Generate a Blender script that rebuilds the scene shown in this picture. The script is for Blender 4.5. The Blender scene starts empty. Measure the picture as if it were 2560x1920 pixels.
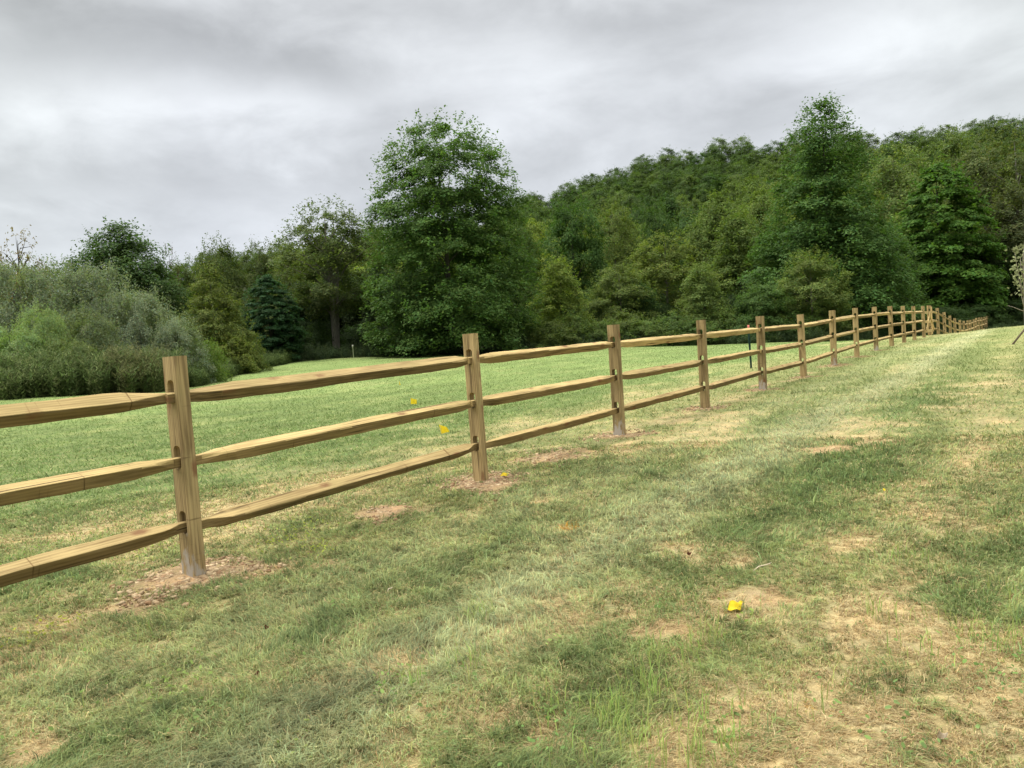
import bpy, bmesh, math, random
import numpy as np
from mathutils import Matrix, Vector

sc = bpy.context.scene
col = sc.collection
RAD = math.radians

# ------------------------------------------------------------------ camera
F_SRC, CX, CY = 1923.0, 1280.0, 960.0          # focal length in pixels of the 2560 px photograph
ROLL, PITCH = RAD(4.025), RAD(3.098)
cam_d = bpy.data.cameras.new("camera"); cam = bpy.data.objects.new("camera", cam_d); col.objects.link(cam)
cam_d.sensor_width = 36.0; cam_d.lens = 36.0 * F_SRC / 2560.0
cam_d.clip_start = 0.05; cam_d.clip_end = 4000.0
cam.matrix_world = Matrix.Rotation(RAD(90) - PITCH, 4, 'X') @ Matrix.Rotation(-ROLL, 4, 'Z')
sc.camera = cam
sc.render.resolution_x = 1024; sc.render.resolution_y = 768

# ------------------------------------------------------------------ view
sc.view_settings.view_transform = 'Standard'; sc.view_settings.look = 'None'
sc.view_settings.exposure = 0.8; sc.view_settings.gamma = 1.0
sc.cycles.max_bounces = 6; sc.cycles.diffuse_bounces = 3; sc.cycles.transmission_bounces = 3
sc.cycles.transparent_max_bounces = 6
SUN_EL, SUN_AZ = RAD(60), RAD(-80)              # a veiled sun high on the left


def ray(xd, yd):
    """direction through a point of the photograph, in its 2212 px wide display coordinates; y component 1"""
    x, y = xd * 2560 / 2212.0, yd * 2560 / 2212.0
    u, v = x - CX, CY - y
    cr, sr = math.cos(ROLL), math.sin(ROLL)
    u, v = u * cr + v * sr, -u * sr + v * cr
    c, s = math.cos(PITCH), math.sin(PITCH)
    d = np.array([u / F_SRC, c + v / F_SRC * s, -s + v / F_SRC * c])
    return d / d[1]


# ------------------------------------------------------------------ node helpers
class NT:
    def __init__(s, tree): s.t = tree; s.n = tree.nodes; s.l = tree.links
    def node(s, typ, **kw):
        n = s.n.new(typ)
        for k, v in kw.items(): setattr(n, k, v)
        return n
    def put(s, sock, v):
        if isinstance(v, bpy.types.NodeSocket): s.l.new(v, sock)
        elif v is not None: sock.default_value = v
    def math(s, op, a, b=None, c=None, clamp=False):
        n = s.node('ShaderNodeMath', operation=op); n.use_clamp = clamp
        s.put(n.inputs[0], a)
        if b is not None: s.put(n.inputs[1], b)
        if c is not None: s.put(n.inputs[2], c)
        return n.outputs[0]
    def mix(s, f, a, b, mode='MIX'):
        n = s.node('ShaderNodeMix', data_type='RGBA', blend_type=mode)
        s.put(n.inputs[0], f); s.put(n.inputs[6], a); s.put(n.inputs[7], b)
        return n.outputs[2]
    def noise(s, vec, scale, detail=3, rough=0.5, dist=0.0):
        n = s.node('ShaderNodeTexNoise'); s.put(n.inputs['Vector'], vec)
        n.inputs['Scale'].default_value = scale; n.inputs['Detail'].default_value = detail
        n.inputs['Roughness'].default_value = rough; n.inputs['Distortion'].default_value = dist
        return n.outputs[0]
    def mapping(s, vec, scale=(1, 1, 1), loc=(0, 0, 0)):
        n = s.node('ShaderNodeMapping'); s.put(n.inputs[0], vec)
        n.inputs['Scale'].default_value = scale
        if isinstance(loc, tuple): n.inputs['Location'].default_value = loc
        else: s.put(n.inputs['Location'], loc)
        return n.outputs[0]
    def ramp(s, f, stops):
        n = s.node('ShaderNodeValToRGB'); s.put(n.inputs[0], f)
        e = n.color_ramp.elements
        while len(e) < len(stops): e.new(0.5)
        for el, (p, c) in zip(e, stops):
            el.position = p; el.color = (*c, 1) if len(c) == 3 else c
        return n.outputs[0]


def new_mat(name):
    m = bpy.data.materials.new(name); m.use_nodes = True
    nt = NT(m.node_tree); b = nt.n['Principled BSDF']
    b.inputs['Roughness'].default_value = 0.9
    b.inputs['Specular IOR Level'].default_value = 0.15
    return m, nt, b


# ------------------------------------------------------------------ world: overcast sky
world = bpy.data.worlds.new("World"); sc.world = world; world.use_nodes = True
w = NT(world.node_tree); w.n.clear()
tc = w.node('ShaderNodeTexCoord'); sep = w.node('ShaderNodeSeparateXYZ'); w.l.new(tc.outputs['Generated'], sep.inputs[0])
nrm = tc.outputs['Generated']
az0 = w.math('ARCTAN2', sep.outputs[0], sep.outputs[1]); el0 = w.math('ARCSINE', sep.outputs[2])
# clouds flattened towards the horizon: project on a cloud ceiling
zc = w.math('ADD', w.math('MAXIMUM', sep.outputs[2], 0.0), 0.36)
comb = w.node('ShaderNodeCombineXYZ')
w.put(comb.inputs[0], w.math('DIVIDE', sep.outputs[0], zc)); w.put(comb.inputs[1], w.math('DIVIDE', sep.outputs[1], zc))
n_a = w.noise(comb.outputs[0], 1.9, 6, 0.55, 0.3)
n_b = w.noise(w.mapping(nrm, (1, 1, 2.2), (7.3, 2.1, 0)), 5.5, 6, 0.55, 0.3)
n_c = w.noise(w.mapping(comb.outputs[0], (1, 1, 1), (1.3, 9.1, 0)), 1.3, 4, 0.5)
az = w.math('ADD', az0, w.math('MULTIPLY', w.math('SUBTRACT', n_c, 0.5), 0.22))
el = w.math('ADD', el0, w.math('MULTIPLY', w.math('SUBTRACT', n_b, 0.5), 0.10))
val = w.math('ADD', 0.81, w.math('MULTIPLY', w.math('SUBTRACT', n_a, 0.5), 0.24))
val = w.math('ADD', val, w.math('MULTIPLY', w.math('SUBTRACT', n_b, 0.5), 0.30))
# big lit and dark parts of the cloud cover: (x, y, half width, half height, change)
for (x, y, sx, sy, amp) in [(470, 135, 330, 62, -.13), (760, 150, 150, 45, -.08), (300, 60, 200, 40, -.05), (60, 20, 90, 60, -.05),
                            (440, 218, 170, 34, .13), (620, 250, 110, 50, .09), (110, 240, 110, 60, .08),
                            (300, 385, 320, 34, -.05), (620, 380, 200, 40, -.04), (800, 130, 60, 55, .08),
                            (930, 160, 100, 60, .08), (1120, 200, 90, 80, .09), (1080, 290, 60, 40, .06), (1480, 120, 140, 60, -.07),
                            (1500, 20, 260, 40, -.06), (1720, 120, 170, 45, .07), (2080, 130, 200, 110, .03), (1600, 250, 200, 40, -.03),
                            (1250, 30, 200, 35, -.03), (120, 440, 200, 20, .03)]:
    d = ray(x, y); a0 = math.atan2(d[0], d[1]); e0 = math.atan2(d[2], math.hypot(d[0], d[1]))
    qa = w.math('POWER', w.math('ABSOLUTE', w.math('DIVIDE', w.math('SUBTRACT', az, a0), sx * 1.157 / F_SRC * 1.25)), 2.0)
    qe = w.math('POWER', w.math('ABSOLUTE', w.math('DIVIDE', w.math('SUBTRACT', el, e0), sy * 1.157 / F_SRC * 1.25)), 2.0)
    g = w.math('EXPONENT', w.math('MULTIPLY', w.math('ADD', qa, qe), -1.0))
    val = w.math('MULTIPLY_ADD', g, amp * .62, val)
val = w.math('MINIMUM', w.math('MAXIMUM', val, 0.55), 0.965)
lin = w.math('POWER', val, 2.2)
# blue-grey where thin near the horizon, faintly warm to the far left and right
tint = w.ramp(w.math('MULTIPLY', el0, 2.0, clamp=True), [(0.0, (.93, .985, 1.08)), (.45, (.955, .995, 1.05)), (.9, (.97, 1, 1.03)), (1, (1.03, 1, .93))])
warm = w.ramp(w.math('ABSOLUTE', w.math('MULTIPLY', az0, 1.5)), [(.55, (1, 1, 1)), (1, (.99, 1.0, .955))])
cloud = w.mix(1.0, w.mix(1.0, tint, warm, 'MULTIPLY'), (1, 1, 1, 1), 'MULTIPLY')
vm = w.node('ShaderNodeVectorMath', operation='SCALE'); w.put(vm.inputs[0], cloud); w.put(vm.inputs['Scale'], lin)
# the cover brightens towards the zenith, as an overcast sky does
zb = w.node('ShaderNodeMapRange'); zb.interpolation_type = 'SMOOTHSTEP'
w.put(zb.inputs[0], el0); zb.inputs[1].default_value = RAD(30); zb.inputs[2].default_value = RAD(62)
zb.inputs[3].default_value = 1.0; zb.inputs[4].default_value = 4.4
vm2 = w.node('ShaderNodeVectorMath', operation='SCALE'); w.put(vm2.inputs[0], vm.outputs[0]); w.put(vm2.inputs['Scale'], zb.outputs[0])
sky = w.node('ShaderNodeTexSky'); sky.sky_type = 'NISHITA'; sky.sun_disc = False
sky.sun_elevation = SUN_EL; sky.sun_rotation = SUN_AZ; sky.air_density = 1.0; sky.dust_density = 2.0
bg1 = w.node('ShaderNodeBackground'); w.put(bg1.inputs[0], vm2.outputs[0]); bg1.inputs[1].default_value = 0.71
bg2 = w.node('ShaderNodeBackground'); w.put(bg2.inputs[0], sky.outputs[0]); bg2.inputs[1].default_value = 0.05
mx = w.node('ShaderNodeMixShader'); mx.inputs[0].default_value = 0.06
w.l.new(bg1.outputs[0], mx.inputs[1]); w.l.new(bg2.outputs[0], mx.inputs[2])
wo = w.node('ShaderNodeOutputWorld'); w.l.new(mx.outputs[0], wo.inputs[0])
world.cycles_visibility.camera = True

sun_d = bpy.data.lights.new("sun", 'SUN'); sun_d.energy = 2.0; sun_d.angle = RAD(38); sun_d.color = (1.0, .965, .90)
sun = bpy.data.objects.new("sun", sun_d); col.objects.link(sun)
dirv = Vector((math.sin(SUN_AZ) * math.cos(SUN_EL), math.cos(SUN_AZ) * math.cos(SUN_EL), math.sin(SUN_EL)))
sun.rotation_euler = dirv.to_track_quat('Z', 'Y').to_euler()
sun.location = (0, -5, 30)

# ------------------------------------------------------------------ numpy noise
_rs = np.random.RandomState(5); _TAB = _rs.rand(256, 256)


def vnoise(x, y):
    xi = np.floor(x).astype(int); yi = np.floor(y).astype(int); fx = x - xi; fy = y - yi
    fx = fx * fx * (3 - 2 * fx); fy = fy * fy * (3 - 2 * fy)
    a = _TAB[xi & 255, yi & 255]; b = _TAB[(xi + 1) & 255, yi & 255]
    c = _TAB[xi & 255, (yi + 1) & 255]; d = _TAB[(xi + 1) & 255, (yi + 1) & 255]
    return (a * (1 - fx) + b * fx) * (1 - fy) + (c * (1 - fx) + d * fx) * fy


def fbm(x, y, o=4, ox=0.0):
    s = 0; a = .5; t = 0
    for k in range(o):
        s = s + a * vnoise(x * 2 ** k + 17.3 * k + ox, y * 2 ** k + 5.1 * k + ox * 1.7); t += a; a *= .5
    return s / t


def sstep(a, b, x):
    t = np.clip((x - a) / (b - a), 0, 1); return t * t * (3 - 2 * t)


# ------------------------------------------------------------------ fence line and terrain
FA = RAD(34.885); FC = 4.534; T0 = 2.7916; SP = 3.05


def fence_pt(n):
    t = T0 + SP * n
    return t * math.sin(FA) - FC * math.cos(FA), t * math.cos(FA) + FC * math.sin(FA)


def on_fence(xs, ys):
    d = ray(xs * 2212 / 2560., ys * 2212 / 2560.); s = -FC / (d[0] * math.cos(FA) - math.sin(FA)); return d * s


tops = [(435, 891, 1454), (1176, 834, 1207), (1532, 812, 1076), (1751, 800, 1014), (1898, 790.5, 961), (2001.5, 786, 937),
        (2079, 776, 914), (2137, 770, 890.6), (2186, 767, 875), (2225, 765.4, 865), (2257, 765, 855), (2283, 765.4, 848), (2307, 765, 842)]
posts = []      # x, y, ground z, top z
p_ = fence_pt(-1); posts.append((p_[0], p_[1], -1.375, .045))
for (x, y, yb) in tops:
    p = on_fence(x, y); posts.append((p[0], p[1], p[2] - 1.425, p[2]))
gate_a = on_fence(2307, 765); gate_m = on_fence(2314.5, 764); gate_b = on_fence(2323, 764)
far_posts = []
tail_n = [12.77, 13.87, 14.88, 15.88, 16.80, 17.93, 18.89, 19.92, 20.74, 21.76, 22.67, 23.63, 24.76, 25.94, 27.78, 30.76]
tail_z = [-1.07, -1.20, -1.44, -1.66, -1.85, -2.01, -2.12, -2.14, -2.15, -2.14, -2.09, -2.09, -2.12, -2.13, -2.09, -2.17]
for n in [12.77, 13.87, 14.88, 15.88, 16.80, 17.93, 18.89, 19.92, 20.74, 21.76, 22.67, 23.63, 24.76, 25.94, 26.9, 27.85, 28.8, 29.78, 30.76]:
    x, y = fence_pt(n); z = float(np.interp(n, tail_n, tail_z)); far_posts.append((x, y, z, z + 1.42))

ctrl = [(p[0], p[1], p[2]) for p in posts[::1]] + [(p[0], p[1], p[2]) for p in far_posts]


def ctl_px(xd, yd, dist):
    d = ray(xd, yd); d = d / math.hypot(d[0], d[1]); ctrl.append(tuple(d * dist))


for q in [(1020, 765, 55), (735, 771, 60), (560, 793, 52), (420, 822, 42), (200, 850, 33), (0, 862, 30), (1300, 751, 57), (1480, 747, 59), (1780, 738, 62),
          (2210, 709, 88)]: ctl_px(*q)
ctrl += [(0, 0, -1.39), (1.2, 2.2, -1.38), (-2, 2.5, -1.39), (3, 3, -1.36), (6, 3, -1.33), (5, 8, -1.26), (9, 9, -1.22), (12, 15, -1.18), (18, 18, -1.12),
         (25, 24, -1.08), (30, 32, -1.07), (24.5, 40, -1.09), (30, 42.5, -1.10), (40, 40, -1.12), (34, 50, -1.45), (44, 60, -1.9), (60, 60, -2.0),
         (60, 40, -1.2), (55, 20, -1.1), (0, -20, -1.5), (-20, -10, -1.5), (20, -10, -1.4), (-12, 6, -1.35), (-25, 10, -1.2), (-40, 20, -1.0),
         (-10, 15, -1.30), (-6, 26, -1.2), (0, 35, -1.0), (8, 30, -1.15), (10, 45, -1.05), (25, 60, -1.75), (20, 45, -1.35), (-60, 40, -.3), (0, 100, .8), (-40, 90, 1.0), (50, 110, -1.8),
         (40, 90, -1.9), (90, 90, -2.3), (120, 30, -1.5), (0, -60, -2.0), (-90, 0, -1.0), (100, -40, -1.5)]
_C = np.array(ctrl, float)


def _tps(r2): return np.where(r2 > 1e-9, .5 * r2 * np.log(np.maximum(r2, 1e-9)), 0.0)


_n = len(_C); _S = 30.0
_P = _C[:, :2] / _S
_K = _tps(((_P[:, None] - _P[None]) ** 2).sum(-1)) + np.eye(_n) * 2e-4
_A = np.zeros((_n + 3, _n + 3)); _A[:_n, :_n] = _K; _A[:_n, _n] = 1; _A[:_n, _n + 1:] = _P; _A[_n, :_n] = 1; _A[_n + 1:, :_n] = _P.T
_W = np.linalg.solve(_A, np.r_[_C[:, 2], 0, 0, 0])

# skyline of the wooded hill: display x, y of the tree tops at the ridge
RIDGE_R = 265.0
_rl = [(-600, 640), (0, 640), (200, 620), (380, 575), (430, 560), (540, 540), (605, 530), (700, 520), (800, 495), (1000, 460), (1180, 415), (1290, 375), (1340, 362), (1420, 333),
       (1500, 318), (1600, 306), (1680, 298), (1880, 285), (1990, 280), (2090, 262), (2212, 262), (2500, 240), (2900, 240)]
_raz = []; _rh = []
for (x, y) in _rl:
    d = ray(x, y); _raz.append(math.atan2(d[0], d[1])); _rh.append(d[2] / math.hypot(d[0], d[1]) * RIDGE_R - 5.5)
_raz = np.array(_raz); _rh = np.array(_rh)


def terrain(x, y):
    x = np.asarray(x, float); y = np.asarray(y, float); sh = x.shape
    q = np.stack([x.ravel(), y.ravel()], 1); r = np.hypot(q[:, 0], q[:, 1]); az = np.arctan2(q[:, 0], q[:, 1])
    qq = q.copy(); lim = 115.0; f = np.where(r > lim, lim / np.maximum(r, 1e-6), 1.0); qq *= f[:, None]
    z = np.zeros(len(qq))
    for i in range(0, len(qq), 20000):
        p = qq[i:i + 20000] / _S
        k = _tps(((p[:, None] - _P[None]) ** 2).sum(-1))
        z[i:i + 20000] = k @ _W[:_n] + _W[_n] + p @ _W[_n + 1:]
    h = np.interp(az, _raz, _rh)
    back = np.abs(az) > 1.35
    h = np.where(back, np.interp(np.abs(az), [1.35, 2.2], [1, 0]) * h, h)
    hill = np.clip((r - 92) / (RIDGE_R - 92), 0, 1) ** 1.45
    z = z + hill * (h - np.clip(z, -4, 6) * 1.0)
    z = z + np.where(r > RIDGE_R, -(r - RIDGE_R) * .12, 0)
    return z.reshape(sh)


def tz(x, y): return float(terrain(np.array([x]), np.array([y]))[0])


def ground_hit(xd, yd):
    d = ray(xd, yd); s = 1.3 / -d[2] if d[2] < 0 else 60
    for k in range(30):
        z = tz(d[0] * s, d[1] * s); s = .5 * s + .5 * (z / d[2])
    return d * s


def at(xd, dist):
    """plan position at a distance in the direction of display column xd (near the horizon)"""
    d = ray(xd, 822 - .0704 * xd); k = dist / math.hypot(d[0], d[1]); return d[0] * k, d[1] * k


# mown field boundary: display x -> distance of the wood's edge
_ex = [-700, 0, 330, 440, 500, 560, 640, 735, 1020, 1300, 1480, 1780, 2010, 2145, 2212, 2700]
_ed = [30, 30, 31, 36, 44, 50, 56, 59, 55, 57, 59, 62, 72, 83, 88, 95]
_eaz = np.array([math.atan2(*at(x, 10)) for x in _ex]); _ed = np.array(_ed, float)


def field_edge(az): return np.interp(az, _eaz, _ed)


# ------------------------------------------------------------------ what covers the lawn
def to_us(x, y):
    return x * math.cos(FA) - y * math.sin(FA) + FC, x * math.sin(FA) + y * math.cos(FA)


spots = []     # x, y, radius along s, radius along u, strength, type


def spot(xd, yd, wd, kind, strength=1.0, asp=.55):
    p = ground_hit(xd, yd); dist = math.hypot(p[0], p[1]); r = wd / 1661.0 * dist * .5
    spots.append((p[0], p[1], r, r * max(asp, .3) * 1.6, strength, kind))


for a_ in [(1590, 1310, 300, 'straw'), (1640, 1290, 120, 'bare', .8), (1860, 1325, 240, 'straw', .85), (1900, 1290, 200, 'straw', .7), (1340, 1330, 230, 'straw', .9),
           (1420, 1360, 160, 'bare', .5), (1540, 1200, 240, 'straw'), (1600, 1215, 120, 'straw'), (1850, 945, 190, 'straw'), (1780, 975, 130, 'bare', .9), (1900, 960, 110, 'bare', .5), (1850, 908, 110, 'straw', .9),
           (1200, 986, 150, 'soil', .7), (1185, 990, 110, 'straw', .9), (830, 1108, 120, 'soil', .9), (900, 1100, 110, 'bare', .7), (1440, 903, 60, 'bare', .9),
           (1060, 1048, 170, 'soil', .9), (1025, 1050, 120, 'bare', 1), (470, 1250, 300, 'straw', .8), (425, 1262, 130, 'soil', .9), (500, 1240, 120, 'soil', .6),
           (300, 1310, 130, 'bare', .8), (700, 1222, 80, 'bare', .6), (600, 1225, 160, 'straw', .7), (630, 1255, 60, 'bare', .7), (560, 1225, 80, 'bare', .5),
           (1330, 932, 80, 'soil', .7), (1525, 874, 50, 'soil', .9), (1645, 832, 60, 'soil', .9), (1700, 823, 60, 'bare', .8), (1735, 806, 50, 'bare', .7), (1810, 791, 60, 'bare', .5),
           (20, 1420, 130, 'straw', 1), (60, 1610, 240, 'straw', .9), (80, 1625, 120, 'bare', .5), (1100, 1560, 330, 'straw', .7), (850, 1440, 260, 'straw', .55), (770, 1460, 200, 'straw', .5),
           (1150, 1620, 200, 'bare', .4), (1450, 1590, 300, 'straw', .35), (1750, 1480, 260, 'straw', .4), (1880, 1560, 180, 'straw', .4), (2000, 1400, 220, 'straw', .35), (1950, 1500, 260, 'lush', .55), (1700, 1600, 240, 'lush', .45), (2080, 1560, 200, 'lush', .4), (2150, 830, 200, 'straw', .8),
           (2080, 850, 160, 'straw', .6), (2000, 1110, 320, 'straw', .6), (1980, 1060, 260, 'straw', .5), (2120, 1010, 240, 'straw', .6), (1620, 1090, 180, 'straw', .35), (1160, 1085, 90, 'straw', .7),
           (2060, 880, 160, 'straw', .5), (1990, 1130, 160, 'straw', .4), (1430, 1180, 140, 'straw', .5), (1340, 1270, 200, 'straw', .5), (1730, 1110, 300, 'lush', .7), (1640, 1160, 260, 'lush', .6),
           (1450, 1250, 220, 'lush', .6), (1900, 1010, 160, 'lush', .6), (1880, 880, 120, 'lush', .9), (1830, 890, 100, 'lush', .8), (2180, 1280, 300, 'lush', 1.1), (2190, 1120, 120, 'lush', .8),
           (2000, 1250, 200, 'lush', .5), (2200, 1420, 200, 'lush', .7), (700, 1490, 300, 'lush', .3), (950, 1490, 220, 'lush', .5), (1010, 1340, 130, 'lush', 1.0), (1010, 1440, 200, 'lush', .5), (300, 1500, 420, 'lush', .3),
           (100, 1250, 260, 'lush', .8), (60, 1310, 200, 'lush', .9), (520, 1170, 220, 'lush', .5), (620, 1150, 180, 'lush', .6), (760, 1150, 120, 'lush', .5), (1560, 1460, 260, 'lush', .6), (1380, 1480, 160, 'lush', .9),
           (1900, 1330, 90, 'lush', .5), (1540, 1060, 260, 'lush', .5), (1750, 1570, 160, 'orange', 0)]:
    spot(*a_)
for a_ in [(1737, 1527, 62, 'orange', 1.1), (1235, 1140, 50, 'orange', 1.0), (1160, 1088, 52, 'orange', .8), (1800, 1545, 60, 'orange', .35)]:
    spot(*a_)


def cover(x, y):
    u, s = to_us(x, y); r = np.hypot(x, y)
    a = fbm(u / .9, s / 1.7, 5, 3.0); b = fbm(u / .35, s / .5, 3, 11.0); c = fbm(u / 3.2, s / 6.0, 3, 23.0)
    m = .55 * a + .25 * b + .2 * c
    wob = (fbm(s / 5.0, u * 0 + 2.0, 2, 31.0) - .5) * .3 + (fbm(s / .7, u / .4, 2, 37.0) - .5) * .35
    uu = u + wob
    straw = sstep(.50, .68, m + .02 * sstep(2.5, 4.5, u)) * .8
    lush = sstep(.48, .34, m) * .5
    pale = np.exp(-((uu - 2.1) / .40) ** 2) * .95 + np.exp(-((uu - .95) / .35) ** 2) * .35
    lush = lush + np.exp(-((uu - 2.95) / .36) ** 2) * (.55 + .3 * sstep(4, 8, s)) + np.exp(-((uu - 1.45) / .22) ** 2) * .35 + np.exp(-((uu - 5.0) / .35) ** 2) * .45 + np.exp(-((uu - 7.2) / .5) ** 2) * .4 + np.exp(-((uu - 11) / .6) ** 2) * .4
    pale = pale + np.exp(-((uu - 6.1) / .5) ** 2) * .5 + np.exp(-((uu - 8.8) / .7) ** 2) * .5
    straw = straw * (1 - .55 * pale) + np.exp(-((uu - 3.85) / .28) ** 2) * .30
    # the field behind the fence: fresh green, with a yellower worn strip next to the fence
    fld = sstep(-1.6, -4.2, u + (a - .5) * 3.5)
    strip = sstep(.2, -.6, u) * (1 - fld)
    st2 = sstep(.46, .62, fbm(u / .7, s / 3.5, 4, 51.0)) * .7 + .12
    straw = straw * (1 - fld) * (1 - strip * .6) + strip * st2 * .42 + fld * sstep(.55, .7, a) * .14
    lush = lush * (1 - fld)
    far = sstep(9, 26, r) * (1 - fld)
    straw = straw * (1 - .45 * far); lush = lush * (1 - .5 * far)
    bare = np.zeros_like(x); soil = np.zeros_like(x); orange = np.zeros_like(x)
    n2 = fbm(x / .13, y / .13, 3, 71.0) - .5; n3 = fbm(x / .4, y / .4, 3, 91.0) - .5
    for (px, py, rs, ru, st, kind) in spots:
        pu, ps = to_us(px, py)
        if kind == 'orange': rs = ru = rs * 1.0
        d = np.sqrt(((s - ps) / rs) ** 2 + ((u - pu) / ru) ** 2) + n2 * 1.0 + n3 * 2.0
        g = sstep(1.15, .35, d) * st
        if kind == 'straw': g = g * (.55 + .75 * sstep(-.12, .14, n3 + .6 * n2)); straw = np.maximum(straw, g) ; lush = lush * (1 - .7 * np.clip(g, 0, 1))
        elif kind == 'bare': bare = np.maximum(bare, g)
        elif kind == 'soil': soil = np.maximum(soil, g)
        elif kind == 'orange': orange = np.maximum(orange, g)
        elif kind == 'lush': lush = np.maximum(lush, g * .75); straw = straw * (1 - .45 * np.clip(g, 0, 1))
        elif kind == 'pale': pale = np.maximum(pale, g)
    for p in posts[1:]:
        d = np.hypot((x - p[0]) / 1.25, y - p[1]) / .27 + n2 * 1.6 + n3 * 1.8
        soil = np.maximum(soil, sstep(1.25, .4, d) * .8)
    c2 = fbm(u / .22, s / .30, 3, 61.0); c3 = fbm(u / .09, s / .12, 2, 63.0)
    k2 = np.clip((c2 - .5) * 2.6 + (c3 - .5) * 1.0, -1, 1) * sstep(30, 8, r)
    straw = np.clip(straw + .55 * np.clip(k2, 0, 1) * (1 - .6 * fld) * (1 - pale * .5), 0, 1); lush = lush + .5 * np.clip(-k2, 0, 1)
    stripes = .5 + .5 * np.sin((u + wob * .8) * 2 * math.pi / 1.9)
    return dict(straw=np.clip(straw, 0, 1), lush=np.clip(lush, 0, 1), pale=np.clip(pale, 0, 1), bare=np.clip(bare, 0, 1),
                soil=np.clip(soil, 0, 1), orange=np.clip(orange, 0, 1), fld=fld, stripes=stripes, m=m, u=u, s=s, far=far, k2=k2)


G_MID = np.array([.300, .338, .138]); G_LUSH = np.array([.195, .265, .098]); G_PALE = np.array([.400, .430, .240])
G_FIELD = np.array([.180, .255, .086]); G_STRAW = np.array([.560, .450, .250]); G_BARE = np.array([.480, .345, .200])
G_SOIL = np.array([.330, .215, .125]); G_ORANGE = np.array([.55, .30, .05]); G_FAR = np.array([.205, .256, .092])


def L3(a, b, t): return a * (1 - t[:, None]) + b * t[:, None]


def green_of(c):
    g = np.tile(G_MID, (len(c['m']), 1))
    g = L3(g, np.tile(G_LUSH, (len(g), 1)), c['lush'])
    g = L3(g, np.tile(G_FAR, (len(g), 1)), c['far'] * .8)
    g = L3(g, np.tile(G_PALE, (len(g), 1)), c['pale'] * .8)
    g = L3(g, np.tile(G_FIELD, (len(g), 1)), c['fld'])
    g = g * (1 + .30 * (c['m'] - .5) * 2 + .12 * c['k2'])[:, None]
    g = g * (1 + (.10 * (c['stripes'] - .5)) * c['fld'])[:, None]
    return g


# ------------------------------------------------------------------ mesh helpers
def mesh_np(name, V, faces, mat=None, color=None, smooth=False, uvs=None):
    """faces: list of integer arrays (k, n) of n-gons"""
    me = bpy.data.meshes.new(name)
    V = np.ascontiguousarray(V, np.float32)
    me.vertices.add(len(V)); me.vertices.foreach_set('co', V.ravel())
    loops = np.concatenate([f.ravel() for f in faces]).astype(np.int32)
    sizes = np.concatenate([np.full(len(f), f.shape[1]) for f in faces]).astype(np.int32)
    starts = np.r_[0, np.cumsum(sizes)[:-1]].astype(np.int32)
    me.loops.add(len(loops)); me.loops.foreach_set('vertex_index', loops)
    me.polygons.add(len(sizes)); me.polygons.foreach_set('loop_start', starts); me.polygons.foreach_set('loop_total', sizes)
    if smooth: me.polygons.foreach_set('use_smooth', np.ones(len(sizes), bool))
    me.update(calc_edges=True)
    if color is not None:
        ca = me.color_attributes.new('Col', 'FLOAT_COLOR', 'POINT')
        c4 = np.ones((len(V), 4), np.float32); c4[:, :3] = color; ca.data.foreach_set('color', c4.ravel())
    if mat: me.materials.append(mat)
    return me


def link(name, data, parent=None):
    o = bpy.data.objects.new(name, data); col.objects.link(o)
    if parent is not None: o.parent = parent
    return o


def tag(o, label=None, cat=None, group=None, kind=None):
    if label: o['label'] = label
    if cat: o['category'] = cat
    if group: o['group'] = group
    if kind: o['kind'] = kind
    return o


# ------------------------------------------------------------------ ground
def axis(lo, hi, d0, g, dense_lo, dense_hi):
    v = list(np.arange(dense_lo, dense_hi + 1e-6, d0)); a = dense_hi; d = d0
    while a < hi: d = min(d * g, 16.0); a += d; v.append(a)
    a = dense_lo; d = d0
    while a > lo: d = min(d * g, 16.0); a -= d; v.insert(0, a)
    return np.array(v)


gx = axis(-900, 1000, .075, 1.035, -5.0, 7.0); gy = axis(-250, 1000, .075, 1.035, 1.0, 12.0)
GX, GY = np.meshgrid(gx, gy); fx, fy = GX.ravel(), GY.ravel()
GZ = terrain(fx, fy)
r_ = np.hypot(fx, fy); az_ = np.arctan2(fx, fy)
lawn = 1 - sstep(-.6, .9, r_ - field_edge(az_) + (fbm(fx / 2.5, fy / 2.5, 3, 8.) - .5) * 2.4)
cv = cover(fx, fy)
gcol = green_of(cv)
gcol = gcol * (.62 + .30 * sstep(9, 30, r_))[:, None]       # thatch colour made darker nearby, for dark gaps between the modelled blades
gcol = L3(gcol, np.tile(G_STRAW * .78, (len(gcol), 1)), cv['straw'] * .8)
gcol = L3(gcol, np.tile(G_BARE * .9, (len(gcol), 1)), cv['bare'] * .85)
gcol = L3(gcol, np.tile(G_SOIL, (len(gcol), 1)), cv['soil'] * .95)
gcol = L3(gcol, np.tile(G_ORANGE * .7, (len(gcol), 1)), cv['orange'] * .2)
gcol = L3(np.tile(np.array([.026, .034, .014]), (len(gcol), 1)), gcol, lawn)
bump = (fbm(fx / .5, fy / .5, 4, 3.) - .5) * .05 * sstep(60, 5, r_) + (fbm(fx / .09, fy / .09, 2, 6.) - .5) * .02 * sstep(14, 3, r_)
bump = bump + cv['soil'] * (.012 + .03 * (fbm(fx / .07, fy / .07, 2, 9.) - .3)) * sstep(20, 4, r_)
GZ = GZ + bump
nx, ny = len(gx), len(gy)
idx = np.arange(nx * ny).reshape(ny, nx)
quads = np.stack([idx[:-1, :-1], idx[:-1, 1:], idx[1:, 1:], idx[1:, :-1]], -1).reshape(-1, 4)

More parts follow.
